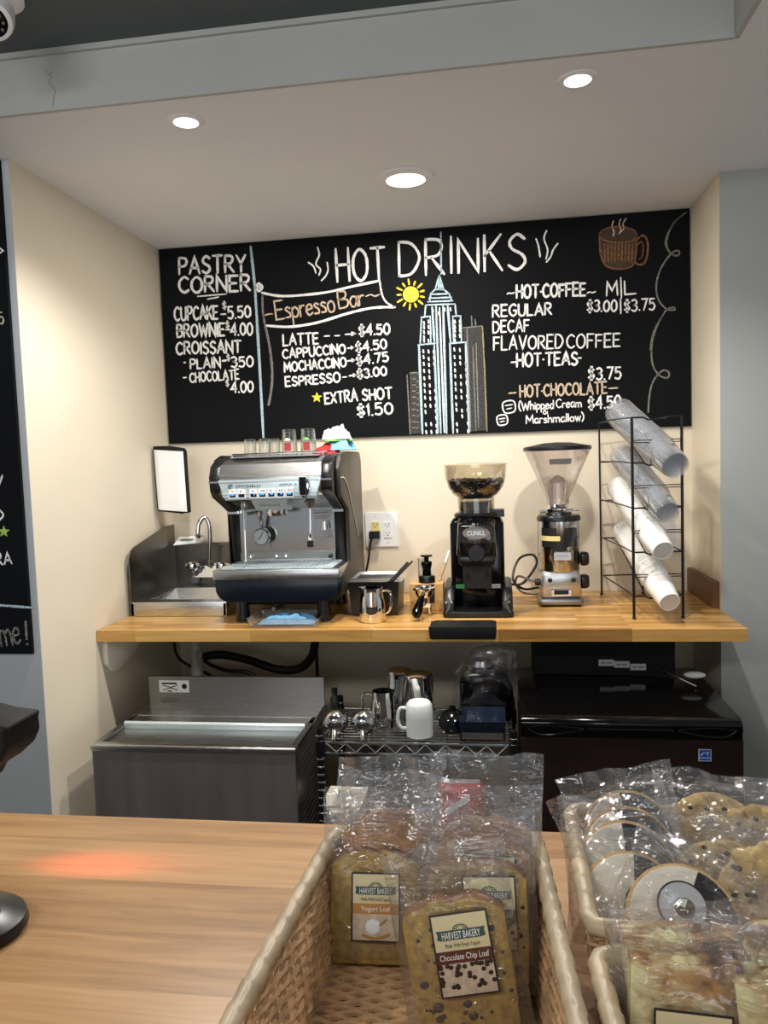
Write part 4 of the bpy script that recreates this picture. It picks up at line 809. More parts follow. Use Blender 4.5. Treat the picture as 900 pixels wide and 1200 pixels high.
MB().lathe([(.0001, .336), (.048, .336), (.052, .345), (.052, .360), (.040, .366), (.036, .375), (.0001, .375)], 28).cyl((.05, 0, .352), (.085, -.01, .352), .004).cyl((-.05, 0, .35), (-.07, -.01, .345), .006).build('grind_collar', 'chrome', t)
for z in (.17, .085):
    k_ = MB().lathe([(.0001, .032), (.022, .030), (.027, .02), (.027, .004), (.02, 0)], 20, (.075, -.02, z), 'x').build('side_knob', 'black', t)
MB().lathe([(.0001, -.02), (.012, -.018), (.014, 0)], 14, (-.075, -.03, .085), 'x').build('side_switch', 'black', t)
MB.caps = False
MB().lathe([(.040, .375), (.040, .392), (.122, .578), (.1205, .578), (.0385, .393), (.0385, .375)], 40).build('hopper_cone', 'acrylic_p', t)
MB().lathe([(.041, .375), (.041, .455), (.022, .475), (.0001, .486), (.0001, .484), (.021, .472), (.039, .454), (.039, .375)], 28).build('inner_cylinder', 'acrylic_p', t); MB.caps = True
for a in range(4): MB().box(-.001, .001, .038, .041, .38, .46).build('cylinder_rib', 'lgrey', t).rotation_euler = (0, 0, a*1.57+.5)
MB().lathe([(.0001, .576), (.124, .576), (.126, .582), (.124, .590), (.05, .604), (.0001, .606)], 40).build('hopper_lid', 'black', t)
mb = MB(); mb.grid(lambda u, v: (lambda a, z: ((.040+(z-.392)*.4409+.0008)*math.cos(a), (.040+(z-.392)*.4409+.0008)*math.sin(a), z))(rad(-110+44*u), .525+.02*v), 8, 2); mb.build('hopper_sticker', 'greyp', t)

# cables behind the grinders
zc = .926
tag(MB().tube(spline([(.055, 2.90, 1.0), (.10, 3.0, .99), (.155, 3.08, 1.05), (.14, 3.10, 1.085), (.085, 3.08, 1.07), (.06, 3.02, 1.0), (.10, 3.0, .965), (.16, 3.06, .96), (.20, 3.12, .95), (.26, 3.15, .93)], 8), .005, 8).build('grinder_cable', 'black'), 'black power cable looped between the two grinders', 'cable')
tag(MB().tube(spline([(.158, 2.925, 1.003), (.12, 2.93, 1.012), (.08, 2.97, 1.02), (.07, 3.03, .98), (.10, 3.06, .94), (.17, 3.1, zc), (.24, 3.14, zc)], 8), .0045, 8).build('grinder_cable', 'greyp'), 'grey cable from the chrome grinder curling down to the worktop', 'cable')

# ------------------------------------------------------------------ cup rack and stacks of cups
rk = thing('cup_rack', 'black wire rack of slanted tiers holding stacks of cups', 'cup rack', (.532, 2.65, .921), .10)
LV = [.078, .226, .374, .524, .674]; hx = .081; RD = .455
for x in (-hx, hx):
    for y in (0, RD):
        top = LV[4]
        pz_ = [(x, y, 0), (x, y, top)]
        p_ = MB().tube(pz_, .0048 if y == 0 else .0036, 8).ball((x, y, .004), (.007, .007, .004)).build('post', 'wire', rk)
        if y == 0:
            mb = MB()
            for i in range(64): mb.tube([(x+.0055*math.cos(k*2.1), y-.001+.0055*math.sin(k*2.1), .09+i*.009) for k in range(3)], .0016, 4)
            mb.build('post_notches', 'wire', p_)
for k in range(5):
    z = LV[k]
    mb = MB()
    mb.tube([(-hx, 0, z), (-hx*.55, 0, z), (-hx*.35, 0, z-.008), (hx*.35, 0, z-.008), (hx*.55, 0, z), (hx, 0, z)], .0032, 6)
    mb.tube([(-hx, RD, z), (hx, RD, z)], .0028, 6)
    for x in (-hx, hx): mb.tube([(x, 0, z), (x, RD*.3, z+.004), (x, RD, z+.004)], .0025, 6)
    mb.build('tier_ring', 'wire', rk)
    if k:
        mb = MB()
        for x in (-.045, .045): mb.tube([(x*.9, -.008, LV[k-1]-.004), (x, RD*.72, z-.006), (x, RD, z+.002)], .0024, 6)
        mb.build('sloping_rods', 'wire', rk)
        mb = MB().tube([(-hx, -.004, z-.075), (hx, -.004, z-.075)], .0018, 6).tube([(-hx, -.004, z-.083), (hx, -.004, z-.083)], .0018, 6); mb.build('retaining_wires', 'wire', rk)
def cup_stack(a, b, n, r0, r1, h, m, core, what, tier, group, pitch):
    a, b = Vector(a), Vector(b); ax = (b-a).normalized(); q = ax.to_track_quat('Z', 'Y').to_euler()
    t = thing('disposable_cup', f'{what} at the front of the {tier} stack in the rack', 'cup', a)
    t.rotation_euler = q; MB.caps = False
    MB().lathe([(.0001, .006), (r0*.9, .006), (r0*.93, 0), (r0, .0), (r0+.001, .004), (r1, h-.004), (r1+.0025, h-.002), (r1+.002, h), (r1-.0005, h), (r1-.0015, h-.004), (r0-.001, .008), (.0001, .0075)], 32).build('cup_wall', m, t)
    MB().lathe([(r1, h-.006), (r1+.003, h-.003), (r1+.003, h), (r1, h+.001)], 32).build('rolled_rim', m, t)
    if core: MB().lathe([(.0001, .0056), (r0*.88, .0056)], 28).build('cup_base', core, t)
    MB.caps = True
    for i in range(1, n):
        jx, jy = random.uniform(-.0012, .0012), random.uniform(-.0012, .0012)
        dup(t, a+ax*(pitch*i)+Vector((jx, 0, jy)), q, f'{what} nested in the {tier} stack behind its front cup', group)
cup_stack((.568, 2.545, 1.433), (.472, 3.0, 1.628), 24, .0430, .0525, .135, 'clearcup', None, 'large clear plastic cup', 'topmost', 'cups in the topmost stack of the rack', .0165)
cup_stack((.546, 2.555, 1.283), (.472, 3.0, 1.478), 22, .0365, .0465, .115, 'clearcup', None, 'small clear plastic cup', 'second', 'cups in the second stack of the rack', .0165)
cup_stack((.530, 2.555, 1.161), (.455, 3.0, 1.363), 28, .0330, .0430, .105, 'paper', 'papercore', 'white paper cup', 'third', 'cups in the third stack of the rack', .0132)
cup_stack((.549, 2.555, .994), (.474, 3.0, 1.205), 28, .0330, .0430, .105, 'paper', 'papercore', 'white paper cup', 'lowest', 'cups in the lowest stack of the rack', .0132)
#PART2
# ------------------------------------------------------------------ under the worktop: ice bin, pipe, hose
t = thing('ice_bin', 'stainless steel ice bin with sliding lids under the left of the worktop', 'ice bin', (-.9685, 2.25, 0))
w = .3355
MB().box(-w, w, 0, .004, .16, .60, .0015).build('front_panel', 'binfront', t)
for s_ in (-1, 1): MB().box(s_*w-.002, s_*w+.002, .004, .44, .16, .60).build('side_panel', 'steel_d', t)
mb = MB()
for i in range(16): z = .20+i*.0235; mb.prism([(.05, z), (.36, z), (.36, z+.012)], 'x', w+.002, w+.005, .001)
mb.build('side_ribs', 'steel_d', t)
MB().box(-w, w, .435, .44, .16, .62).build('rear_panel', 'steel_d', t)
MB().box(-w+.004, w-.004, .01, .43, .20, .22).build('bin_bottom', 'steel_d', t)
MB().prism([(-.004, .585), (.03, .585), (.03, .600), (.026, .606), (.0, .606), (-.004, .602)], 'x', -w-.003, w+.003, .001).build('front_rail', 'steel', t)
for s_ in (-1, 1): MB().box(s_*(w-.008)-.010, s_*(w-.008)+.010, .03, .23, .594, .604, .001).build('side_rail', 'steel_d', t)
MB().box(-w+.018, w-.018, .03, .22, .588, .592, .001).build('sliding_lid', 'steel', t)
l2 = MB().box(-w+.016, w-.016, .19, .30, .598, .602, .001).build('sliding_lid', 'steel', t)
MB().prism([(.184, .592), (.20, .592), (.20, .612), (.192, .616), (.184, .610)], 'x', -w+.016, w-.016, .001).build('lid_handle', 'silver', l2)
MB().box(-w, w, .29, .438, .594, .604, .001).build('rear_deck', 'steel', t)
MB().box(-w, w, .424, .438, .604, .705, .002).build('back_splash', 'steel_d', t)
s_ = MB().box(-.295, -.178, .4225, .424, .645, .690).build('maker_sticker', 'white', t)
mb = MB(); mb.box(-.285, -.225, .4215, .4225, .676, .682).tube([(-.28, .422, .672), (-.25, .422, .664), (-.222, .422, .672)], .0016, 5).tube([(-.28, .422, .654), (-.25, .422, .662), (-.222, .422, .654)], .0016, 5).box(-.262, -.245, .4215, .4225, .648, .652).lathe([(.0001, -.0006), (.010, -.0006), (.010, 0)], 20, (-.196, .4225, .668), 'y'); mb.build('sticker_print', 'dark', s_)
MB().box(-.30, -.235, .38, .41, .6042, .605).build('deck_sticker', 'lgrey', t)
for x in (-w+.03, w-.03):
    for y in (.04, .40): MB().cyl((x, y, .001), (x, y, .17), .018).build('leg', 'steel_d', t)
t = thing('drain_pipe', 'light grey vertical drain pipe below the hand sink', 'pipe', (-1.225, 2.95, 0))
MB().cyl((0, 0, .001), (0, 0, .879), .0245, None, 20).build('pipe', 'pvc', t)
MB().cyl((0, 0, .845), (0, 0, .879), .029, None, 20).build('collar', 'pvc', t)
MB().cyl((.015, -.02, .72), (.05, -.045, .72), .016, None, 14).build('branch_spout', 'pvc', t)
tag(MB().tube(spline([(-1.175, 2.905, .72), (-1.10, 2.90, .728), (-.99, 2.90, .708), (-.88, 2.90, .672), (-.79, 2.90, .672), (-.735, 2.90, .715), (-.716, 2.91, .78), (-.714, 2.93, .878)], 8), .0165, 12).build('drain_hose', 'blackm'), 'thick black hose curving from the grey drain pipe', 'hose')
tag(MB().tube(spline([(-1.16, 3.0, .878), (-1.27, 3.02, .84), (-1.335, 3.0, .77), (-1.32, 2.98, .70), (-1.26, 2.97, .66), (-1.20, 3.0, .62), (-1.10, 3.0, .55)], 7), .006, 8).build('loose_cable', 'black'), 'thin black cable looping left of the grey drain pipe', 'cable')
tag(MB().tube(spline([(-1.10, 3.05, .878), (-1.22, 3.08, .84), (-1.29, 3.08, .75), (-1.25, 3.08, .66), (-1.15, 3.06, .62), (-1.02, 3.05, .60), (-.98, 3.05, .45)], 7), .008, 8).build('loose_cable', 'black'), 'black cable passing behind the grey drain pipe', 'cable')
tag(MB().tube([(-.735, 3.0, .878), (-.735, 3.0, .3)], .007, 8).build('loose_cable', 'black'), 'straight black cable hanging down behind the curved hose', 'cable')

# ------------------------------------------------------------------ wire shelf and what stands on it
SX0, SX1, SY0, SY1, SZ = -.555, .036, 2.262, 2.58, .625
t = thing('wire_shelf', 'chrome wire shelf rack between the ice bin and the fridge', 'shelf', (0, 0, 0))
for x in (SX0, SX1):
    for y in (SY0, SY1):
        p_ = MB().cyl((x, y, .001), (x, y, .668), .012, None, 14).build('post', 'black', t)
        mb = MB()
        for i in range(26): mb.lathe([(.0121, 0), (.0128, .001), (.0128, .004), (.0121, .005)], 12, (x, y, .03+i*.0245))
        mb.build('post_grooves', 'chrome', p_)
        MB().lathe([(.0125, SZ-.05), (.017, SZ-.045), (.016, SZ+.004), (.0125, SZ+.006)], 16, (x, y, 0)).build('clamp_sleeve', 'black', p_)
def tier(z, nm):
    mb = MB()
    for y in (SY0, SY1):
        mb.tube([(SX0, y, z-.002), (SX1, y, z-.002)], .0038, 8).tube([(SX0, y, z-.036), (SX1, y, z-.036)], .0032, 8)
        n = 9; pp = [(SX0+.02+(SX1-SX0-.04)*i/(2*n), y, z-.005-(.028 if i % 2 else 0)) for i in range(2*n+1)]; mb.tube(pp, .0022, 6)
    for x in (SX0, SX1):
        mb.tube([(x, SY0, z-.002), (x, SY1, z-.002)], .0038, 8).tube([(x, SY0, z-.036), (x, SY1, z-.036)], .0032, 8)
        pp = [(x, SY0+.02+(SY1-SY0-.04)*i/8, z-.005-(.028 if i % 2 else 0)) for i in range(9)]; mb.tube(pp, .0022, 6)
    mb.build('tier_truss', 'chrome', t)
    mb = MB()
    for i in range(1, 13): y = SY0+(SY1-SY0)*i/13; mb.tube([(SX0, y, z), (SX1, y, z)], .0022, 6)
    for i in range(1, 4): x = SX0+(SX1-SX0)*i/4; mb.tube([(x, SY0, z-.005), (x, SY1, z-.005)], .003, 6)
    mb.build('tier_wires', 'chrome', t)
tier(SZ, 'u'); tier(.26, 'l')
ST = SZ+.0035
for px, l in ((392, 'round steel scoop at the left end of the wire shelf'), (425, 'round steel scoop beside the polished jug on the wire shelf')):
    p = onZ(px, 864, ST); t = thing('steel_scoop', l, 'scoop', (p.x, 2.318, ST), 0, 'steel scoops on the wire shelf')
    mb = MB(); mb.ball((0, 0, .040), (.0405, .0405, .0395), 26, 16); mb.build('scoop_bowl', 'mirror', t)
    MB().tube([(.002, -.036, .028), (.006, -.058, .012), (.008, -.075, .007)], [.007, .008, .006], 10, flat=.6).build('handle', 'chrome', t)
p = onY(394, 832, 2.55); t = thing('small_bottle', 'small black bottle behind the left steel scoop', 'bottle', (p.x, 2.535, ST))
MB().lathe([(.0001, 0), (.016, 0), (.016, .045), (.009, .055), (.009, .068), (.0001, .068)], 16).build('bottle_body', 'black', t); MB().lathe([(.011, .066), (.011, .08), (.0001, .081)], 14).build('cap', 'black', t)
pitcher((-.375, 2.40, ST), .041, .115, rad(180), 'polished steel jug with handle to the left on the wire shelf')
pitcher((-.335, 2.52, ST), .046, .145, rad(120), 'dark-looking steel jug rearmost on the wire shelf', lid=True)
pitcher((-.268, 2.46, ST), .050, .150, rad(60), 'largest lidded steel jug directly behind the white mug', lid=True)
t = thing('coffee_mug', 'white upturned mug with handle to the left on the wire shelf', 'mug', (-.250, 2.32, ST))
MB().lathe([(.037, 0), (.042, .002), (.0425, .06), (.0405, .098), (.035, .106), (.033, .1075), (.031, .104), (.0001, .104)], 32).build('mug_body', 'ceramic', t)
MB().tube(spline([(-.040, 0, .085), (-.058, -.004, .086), (-.066, -.004, .065), (-.066, -.004, .04), (-.056, -.004, .024), (-.040, 0, .022)], 5), .0055, 8).build('handle', 'ceramic', t)
t = thing('plastic_bowl', 'dark blue round bowl right of the white mug', 'bowl', (-.15, 2.36, ST))
MB().lathe([(.0001, 0), (.026, 0), (.044, .02), (.046, .048), (.043, .048), (.041, .022), (.024, .004), (.0001, .004)], 28).build('bowl_body', 'navy', t)
MB().lathe([(.046, .048), (.030, .062), (.012, .068), (.010, .08), (.0001, .08)], 28).build('bowl_lid', 'blackg', t)
t = thing('kitchen_scale', 'flat dark blue kitchen scale with steel front on the wire shelf', 'scale', (-.056, 2.345, ST))
MB().box(-.068, .068, -.07, .08, .004, .045, .006).build('scale_body', 'navy', t); MB().box(-.07, .07, -.066, .08, .046, .058, .004).build('platform', 'darkblue', t)
MB().box(-.062, .062, -.0735, -.069, .008, .026, .002).build('front_strip', 'steel', t)
for x in (-.05, .05):
    for y in (-.05, .06): MB().cyl((x, y, 0), (x, y, .006), .008).build('foot', 'black', t)
t = thing('kitchen_appliance', 'black appliance under a loose clear plastic bag on the wire shelf', 'appliance', (-.05, 2.515, ST))
MB().prism([(-.085, 0), (.088, 0), (.092, .09), (.07, .15), (.03, .165), (-.06, .165), (-.08, .13)], 'y', -.075, .05, .02).build('appliance_body', 'blackg', t)
MB().lathe([(.0001, .16), (.04, .16), (.045, .175), (.03, .19), (.0001, .192)], 24, (-.01, -.01, 0)).build('appliance_lid', 'black', t)
mb = MB()
def cover(u, v):
    a = u*2*math.pi; r = (.098+.014*noise.noise(Vector((math.cos(a)*2, math.sin(a)*2, v*4))))*(1-.32*v**3); n = noise.noise(Vector((math.cos(a)*5, math.sin(a)*5, v*9)))*.008
    return ((r+n)*1.08*math.cos(a)+.035*v*v, -.012+(r*.75+n)*math.sin(a), .03+.195*v)
mb.grid(cover, 48, 18); mb.grid(lambda u, v: ((cover(u, 1)[0]-.03)*(1-v)+.03, cover(u, 1)[1]*(1-v), cover(u, 1)[2]+.012*v+.006*noise.noise(Vector((u*9, v*6, 2)))), 48, 6); mb.build('plastic_cover', 'film_d', t)
LT = .2635
t = thing('storage_tub', 'white plastic tub on the lower tier of the wire shelf', 'tub', (-.505, 2.36, LT))
MB().hexa([(-.05,-.07,0),(.05,-.07,0),(.05,.07,0),(-.05,.07,0),(-.06,-.08,.13),(.06,-.08,.13),(.06,.08,.13),(-.06,.08,.13)], .01).build('tub_body', 'white', t)
MB().box(-.064, .064, -.084, .084, .128, .14, .004).box(-.03, .03, -.10, -.08, .125, .137, .003).build('tub_lid', 'offwhite', t)
MB().box(-.045, .045, -.0795, -.076, .03, .10).build('paper_label', 'lgrey', t)
t = thing('storage_jar', 'dark jar with a black lid on the lower tier of the wire shelf', 'jar', (-.44, 2.50, LT))
MB().lathe([(.0001, 0), (.05, 0), (.054, .02), (.054, .18), (.045, .20), (.0001, .2)], 24).build('jar_body', 'darkblue', t); MB().lathe([(.05, .195), (.056, .20), (.056, .235), (.05, .24), (.0001, .24)], 24).build('jar_lid', 'black', t)
t = thing('cardboard_box', 'dark grey cardboard box on the lower tier of the wire shelf', 'box', (-.28, 2.50, LT))
MB().box(-.10, .10, -.06, .06, 0, .29, .003).build('box_body', 'cardboard', t); MB().box(-.012, .012, -.0615, .0615, .001, .2915, .001).build('packing_tape', 'greyp', t)
t = thing('snack_bag', 'bright red foil bag behind the clear loaf packages', 'bag', (-.13, 2.33, LT))
def foil(sgn):
    def fn(u, v):
        x = (u-.5)*.15; e = (max(0, 1-abs(2*u-1)**3))**.5*(math.sin(math.pi*min(1, max(0, v)))**.5); return (x*(1+.05*noise.noise(Vector((v*5, 1, 0)))), sgn*(.032*e+.004*noise.noise(Vector((u*7, v*9, sgn)))), .001+.215*v)
    return fn
mb = MB(); mb.grid(foil(1), 16, 20).grid(foil(-1), 16, 20); mb.build('foil_pouch', 'redbag', t)
mb = MB(); mb.box(-.06, .06, -.004, .004, .205, .222, .001); mb.build('sealed_edge', 'white', t)
mb = MB(); mb.prism([(-.045, .12), (.03, .17), (.03, .19), (-.045, .14)], 'y', -.036, -.033); mb.build('white_stripe', 'white', t)

# ------------------------------------------------------------------ small fridge and what lies on it
FX0, FX1, FY0, FY1, FZ = .058, .682, 2.262, 2.80, .712
t = thing('mini_fridge', 'dark brown mini fridge with black top under the worktop', 'fridge', ((FX0+FX1)/2, FY0, 0))
fw = (FX1-FX0)/2
MB().box(-fw+.004, fw-.004, .05, FY1-FY0, .03, FZ-.045, .004).build('cabinet', 'blackm', t)
MB().prism([(-.008, FZ-.018), (.0, FZ-.006), (.02, FZ), (FY1-FY0, FZ), (FY1-FY0, FZ-.045), (.0, FZ-.045), (-.008, FZ-.04)], 'x', -fw, fw, .004).build('top_panel', 'blackg', t)
d_ = MB().box(-fw, fw, -.006, .048, .06, FZ-.062, .006).build('door', 'fridge', t)
MB().box(-fw, fw, .0, .046, FZ-.062, FZ-.044, .003).build('door_top_trim', 'blackg', d_)
for s_ in (-1, 1):
    pts = [(s_*(fw-.02), -.011, FZ-.028), (s_*(fw-.09), -.013, FZ-.022), (s_*(fw-.18), -.012, FZ-.030)]
    lo = [(s_*(fw-.02), -.011, FZ-.030), (s_*(fw-.05), -.015, FZ-.046), (s_*(fw-.10), -.014, FZ-.047), (s_*(fw-.18), -.012, FZ-.032)]
    MB().tube(spline(pts, 6), .0022, 6).tube(spline(lo, 6), .003, 6).build('handle_recess', 'blackg', d_)
MB().tube([(-fw+.19, -.011, FZ-.031), (fw-.19, -.011, FZ-.031)], .003, 6).build('handle_bar', 'blackg', d_)
es = onY(826, 885, FY0-.0065); ex_ = es.x-(FX0+FX1)/2
k_ = MB().box(ex_-.0175, ex_+.0175, -.0075, -.0060, es.z-.0175, es.z+.0175).build('energy_sticker', 'white', d_)
MB().box(ex_-.0155, ex_+.0155, -.0080, -.0073, es.z-.006, es.z+.0155).box(ex_-.0155, ex_+.0155, -.0080, -.0073, es.z-.0155, es.z-.0085).build('sticker_field', 'blue_s', k_)
MB().tube(spline([(ex_-.012, -.0085, es.z-.001), (ex_-.004, -.0085, es.z+.007), (ex_+.004, -.0085, es.z+.006), (ex_+.009, -.0085, es.z-.002)], 5), .0009, 5).ngon([(ex_+.008+(.0045 if i % 2 == 0 else .0018)*math.sin(i*math.pi/5), -.0085, es.z+.008+(.0045 if i % 2 == 0 else .0018)*math.cos(i*math.pi/5)) for i in range(10)]).build('sticker_star', 'white', k_)
for x in (-fw+.05, fw-.05):
    for y in (.08, .48): MB().cyl((x, y, 0), (x, y, .032), .015).build('foot', 'black', t)
t = thing('countertop_appliance', 'black appliance with three white labels on top of the fridge', 'appliance', (.375, 2.70, FZ+.001))
MB().box(-.26, .22, .0, .09, 0, .118, .006).build('appliance_body', 'blackm', t)
MB().box(-.275, .235, -.012, .10, .119, .135, .005).build('appliance_lid', 'black', t)
for q in ((710.5,776.6), (728.6,778.6), (747.8,781.5)):
    p = onY(q[0], q[1], 2.699); b_ = MB().box(p.x-.375-.026, p.x-.375+.026, -.003, .001, p.z-FZ-.001-.011, p.z-FZ-.001+.011, .003).build('white_label', 'lgrey', t)
    MB().box(p.x-.375-.018, p.x-.375-.004, -.0036, -.002, p.z-FZ-.004, p.z-FZ+.002).box(p.x-.375+.0, p.x-.375+.018, -.0036, -.002, p.z-FZ-.004, p.z-FZ+.002).build('label_print', 'greyp', b_)
t = thing('serving_spatula', 'thin silver-handled spatula lying on the fridge top beside the white labels', 'spatula', (.55, 2.60, FZ+.002))
a, b = onY(763, 779, 2.685)-Vector(t.location), onY(816, 797, 2.56)-Vector(t.location); b.z = .004
MB().tube([a, b], .0032, 8).build('handle', 'chrome', t)
c = onY(814, 791, 2.58)-Vector(t.location); c.z = max(c.z, .012); MB().ball(c, (.035, .02, .011), 14, 8).build('spatula_head', 'white', t)

# ------------------------------------------------------------------ service counter in front
CZ = .92
t = thing('service_counter', 'wide plank-topped service counter in the foreground', 'counter', (0, .75, 0))
MB().box(-2.3, 1.9, -.42, .392, CZ-.04, CZ, .004).build('counter_top', 'counter', t)
MB().box(-2.2, 1.8, -.34, .33, 0, CZ-.0405).build('counter_cabinet', 'counterfront', t)

# barcode scanner
SCY = .905
def sp2(x, y): p = onY(x, y, SCY); return (p.x, p.z)
t = thing('barcode_scanner', 'black barcode scanner on a stand at the left edge of the counter', 'scanner', (-.672, .83, CZ+.001))
hd = [sp2(*q) for q in ((-55, 815), (0, 821), (22, 827), (50, 830), (47, 838), (49, 852), (43, 866), (28, 880), (12, 889), (6, 903), (-25, 912), (-60, 905))]
hd = [(x+.672, z-CZ-.001) for x, z in hd]
MB().prism(hd, 'y', .0, .075, .008, 3).build('scanner_head', 'blackm', t)
MB().prism([sp2(*q)[0:2] and (sp2(*q)[0]+.672, sp2(*q)[1]-CZ-.001) for q in ((44, 838), (46, 858), (14, 884), (10, 880))], 'y', .010, .065, .003).build('scan_window', 'blackg', t)
g = sp2(4, 824); MB().ball((g[0]+.672, .045, g[1]-CZ+.002), (.012, .010, .003), 10, 6).build('status_light', 'greenled', t)
mb = MB(); mb.M = Matrix.Diagonal((1.0, .82, 1, 1)); mb.lathe([(.0001, 0), (.078, 0), (.083, .006), (.080, .016), (.060, .026), (.022, .034), (.0001, .036)], 40); mb.build('stand_base', 'black', t)
MB().lathe([(.0001, .026), (.012, .026), (.012, .031), (.0001, .0315)], 18, (.045, -.004, 0)).build('base_button', 'dark', t)
MB().tube(spline([(-.01, 0, .03), (-.03, .005, .08), (-.055, .04, .13), (-.06, .045, .17), (-.05, .045, .185)], 6), .011, 12).build('stand_neck', 'black', t)
ls = spot('scan_beam', (-.612, .968, 1.075), (-.58, .995, CZ), 1.25, (1, .07, .05), 96, 1.0, .004); ls.rotation_euler = (rad(11), rad(-13), 0); ls.scale = (1, .30, 1)

# ------------------------------------------------------------------ wicker baskets
def basket(label, base, rim, z0, z1, rows, group=None):
    cx = sum(p[0] for p in rim)/4; cy = sum(p[1] for p in rim)/4
    t = thing('wicker_basket', label, 'basket', (cx, cy, z0)); h = z1-z0
    B_ = [Vector((p[0]-cx, p[1]-cy)) for p in base]; R_ = [Vector((p[0]-cx, p[1]-cy)) for p in rim]
    def corner(v): return [b.lerp(r, v) for b, r in zip(B_, R_)]
    def path(v, per):      # points round the walls with outward normals
        c = corner(v); out = []
        for i in range(4):
            a, b = c[i], c[(i+1) % 4]; d = (b-a).normalized(); n = Vector((-d.y, d.x)); m = per[i]
            for k in range(m):
                s_ = (k+.5)/m; q = a.lerp(b, s_)
                out.append((q, n))
        return out
    per = [max(6, int((R_[(i+1) % 4]-R_[i]).length/.0115)//2*2) for i in range(4)]
    mb = MB()
    for r in range(rows):
        v = (r+.5)/rows; pts = path(v, per); ph = r % 2
        mb.tube([(q.x+n.x*(.0030 if (k//2+ph) % 2 else -.0030)*(1 if k % 2 else .35), q.y+n.y*(.0030 if (k//2+ph) % 2 else -.0030)*(1 if k % 2 else .35), .004+v*(h-.008)+random.uniform(-.0006, .0006)) for k, (q, n) in enumerate(pts)], .0030, 5, True)
    lo, hi = path(0, per), path(1, per)
    for k in range(1, len(lo), 2): mb.tube([(lo[k][0].x, lo[k][0].y, .002), (hi[k][0].x, hi[k][0].y, h)], .0022, 5)
    mb.build('woven_walls', 'wicker', t)
    mb = MB(); n = int((B_[3]-B_[0]).length/.0072)
    for r in range(n+1):
        v = r/n; a, b = B_[0].lerp(B_[3], v), B_[1].lerp(B_[2], v); m = 26
        mb.tube([(a.lerp(b, k/m).x, a.lerp(b, k/m).y, .006+(.0028 if (k//2+r) % 2 else -.0012)*(1 if k % 2 else .4)) for k in range(m+1)], .0034, 5)
    for k in range(1, 13): a, b = B_[0].lerp(B_[1], k/13), B_[3].lerp(B_[2], k/13); mb.tube([(a.x, a.y, .006), (b.x, b.y, .006)], .0025, 5)
    mb.build('woven_bottom', 'wicker', t)
    # rim bound with a wound flat strip
    pts = []
    for i in range(4):
        p, c, q = R_[i-1], R_[i], R_[(i+1) % 4]; rr = .016
        a = c+(p-c).normalized()*rr; b = c+(q-c).normalized()*rr
        pts += [a, a.lerp(c, .5).lerp(c.lerp(b, .5), .5), b]
        e = R_[(i+1) % 4]+(c-R_[(i+1) % 4]).normalized()*rr; L_ = (e-b).length; m = int(L_/.004)
        pts += [b.lerp(e, k/m) for k in range(1, m)]
    N_ = len(pts); sg = 16; vs = []; s_ = 0
    for i in range(N_):
        tt = (pts[(i+1) % N_]-pts[i-1]).normalized(); nn = Vector((-tt.y, tt.x)); s_ += (pts[i]-pts[i-1]).length
        for k in range(sg):
            a = 2*math.pi*k/sg; f = ((s_/.030+k/sg) % 1.0); r = .0092*(1+.20*(1-f)-.12)
            vs.append((pts[i].x+nn.x*r*math.cos(a), pts[i].y+nn.y*r*math.cos(a), h+r*math.sin(a)))
    MB().add(vs, [(i*sg+k, i*sg+(k+1) % sg, ((i+1) % N_)*sg+(k+1) % sg, ((i+1) % N_)*sg+k) for i in range(N_) for k in range(sg)]).build('wrapped_rim', 'rim', t, True, 60)
    return t
Zb = CZ+.001
basket('open wicker basket of loaf slices left of the other two baskets', [(-.213, .49), (.045, .49), (.026, .862), (-.188, .858)], [(-.226, .476), (.060, .478), (.037, .880), (-.201, .874)], Zb, 1.042, 19)
basket('wicker basket of packed cookies farther back on the right', [(.094, .722), (.362, .722), (.372, .948), (.096, .945)], [(.079, .712), (.375, .712), (.388, .962), (.083, .957)], Zb, 1.042, 19)
basket('wicker basket of crumb cake slices nearest the camera on the right', [(.102, .455), (.36, .455), (.362, .672), (.094, .672)], [(.090, .440), (.375, .440), (.375, .686), (.079, .686)], Zb, 1.034, 18)

# ------------------------------------------------------------------ packed cakes and cookies
def bag_mesh(w, h, t, zs, seed, zb=0.0, yoff=0.0, flare=.04):
    o = Vector((seed*1.7, seed*3.3, seed*.9)); nu, nv = 26, 34
    def prof(u, v):
        z = v*h; a = abs(2*u-1); e = max(0, 1-a**5)**.6
        if z < .012: k = (z/.012)**.6
        elif z < zs: k = 1
        else: k = max(0, 1-(z-zs)/max(.02, (h-zs)*.75))**1.4
        return e*k
    def mk(sg):
        def fn(u, v):
            z = v*h; top = max(0, (z-zs)/(h-zs)); x = (u-.5)*w*(1+flare*top+.03*noise.noise(Vector((v*4, 0, 1))+o))
            n = noise.noise(Vector((u*5, v*6, sg*0))+o); n2 = abs(noise.noise(Vector((u*9+v*4, v*7-u*3, sg))+o))
            edge = max(0, 1-abs(2*u-1)**6)
            y = sg*(t/2+.0015)*prof(u, v)+yoff*prof(u, v)+top*(.013*n+.007*math.sin(u*9+seed)+.005*noise.noise(Vector((u*14, v*5, 3))+o))+sg*edge*(.0055*n2*(1 if top <= 0 else 1.3)+.0006)
            return (x, y, zb+z+(.006*noise.noise(Vector((u*4, 5, 2))+o) if v > .97 else 0))
        return fn
    return MB().grid(mk(-1), nu, nv).grid(mk(1), nu, nv)
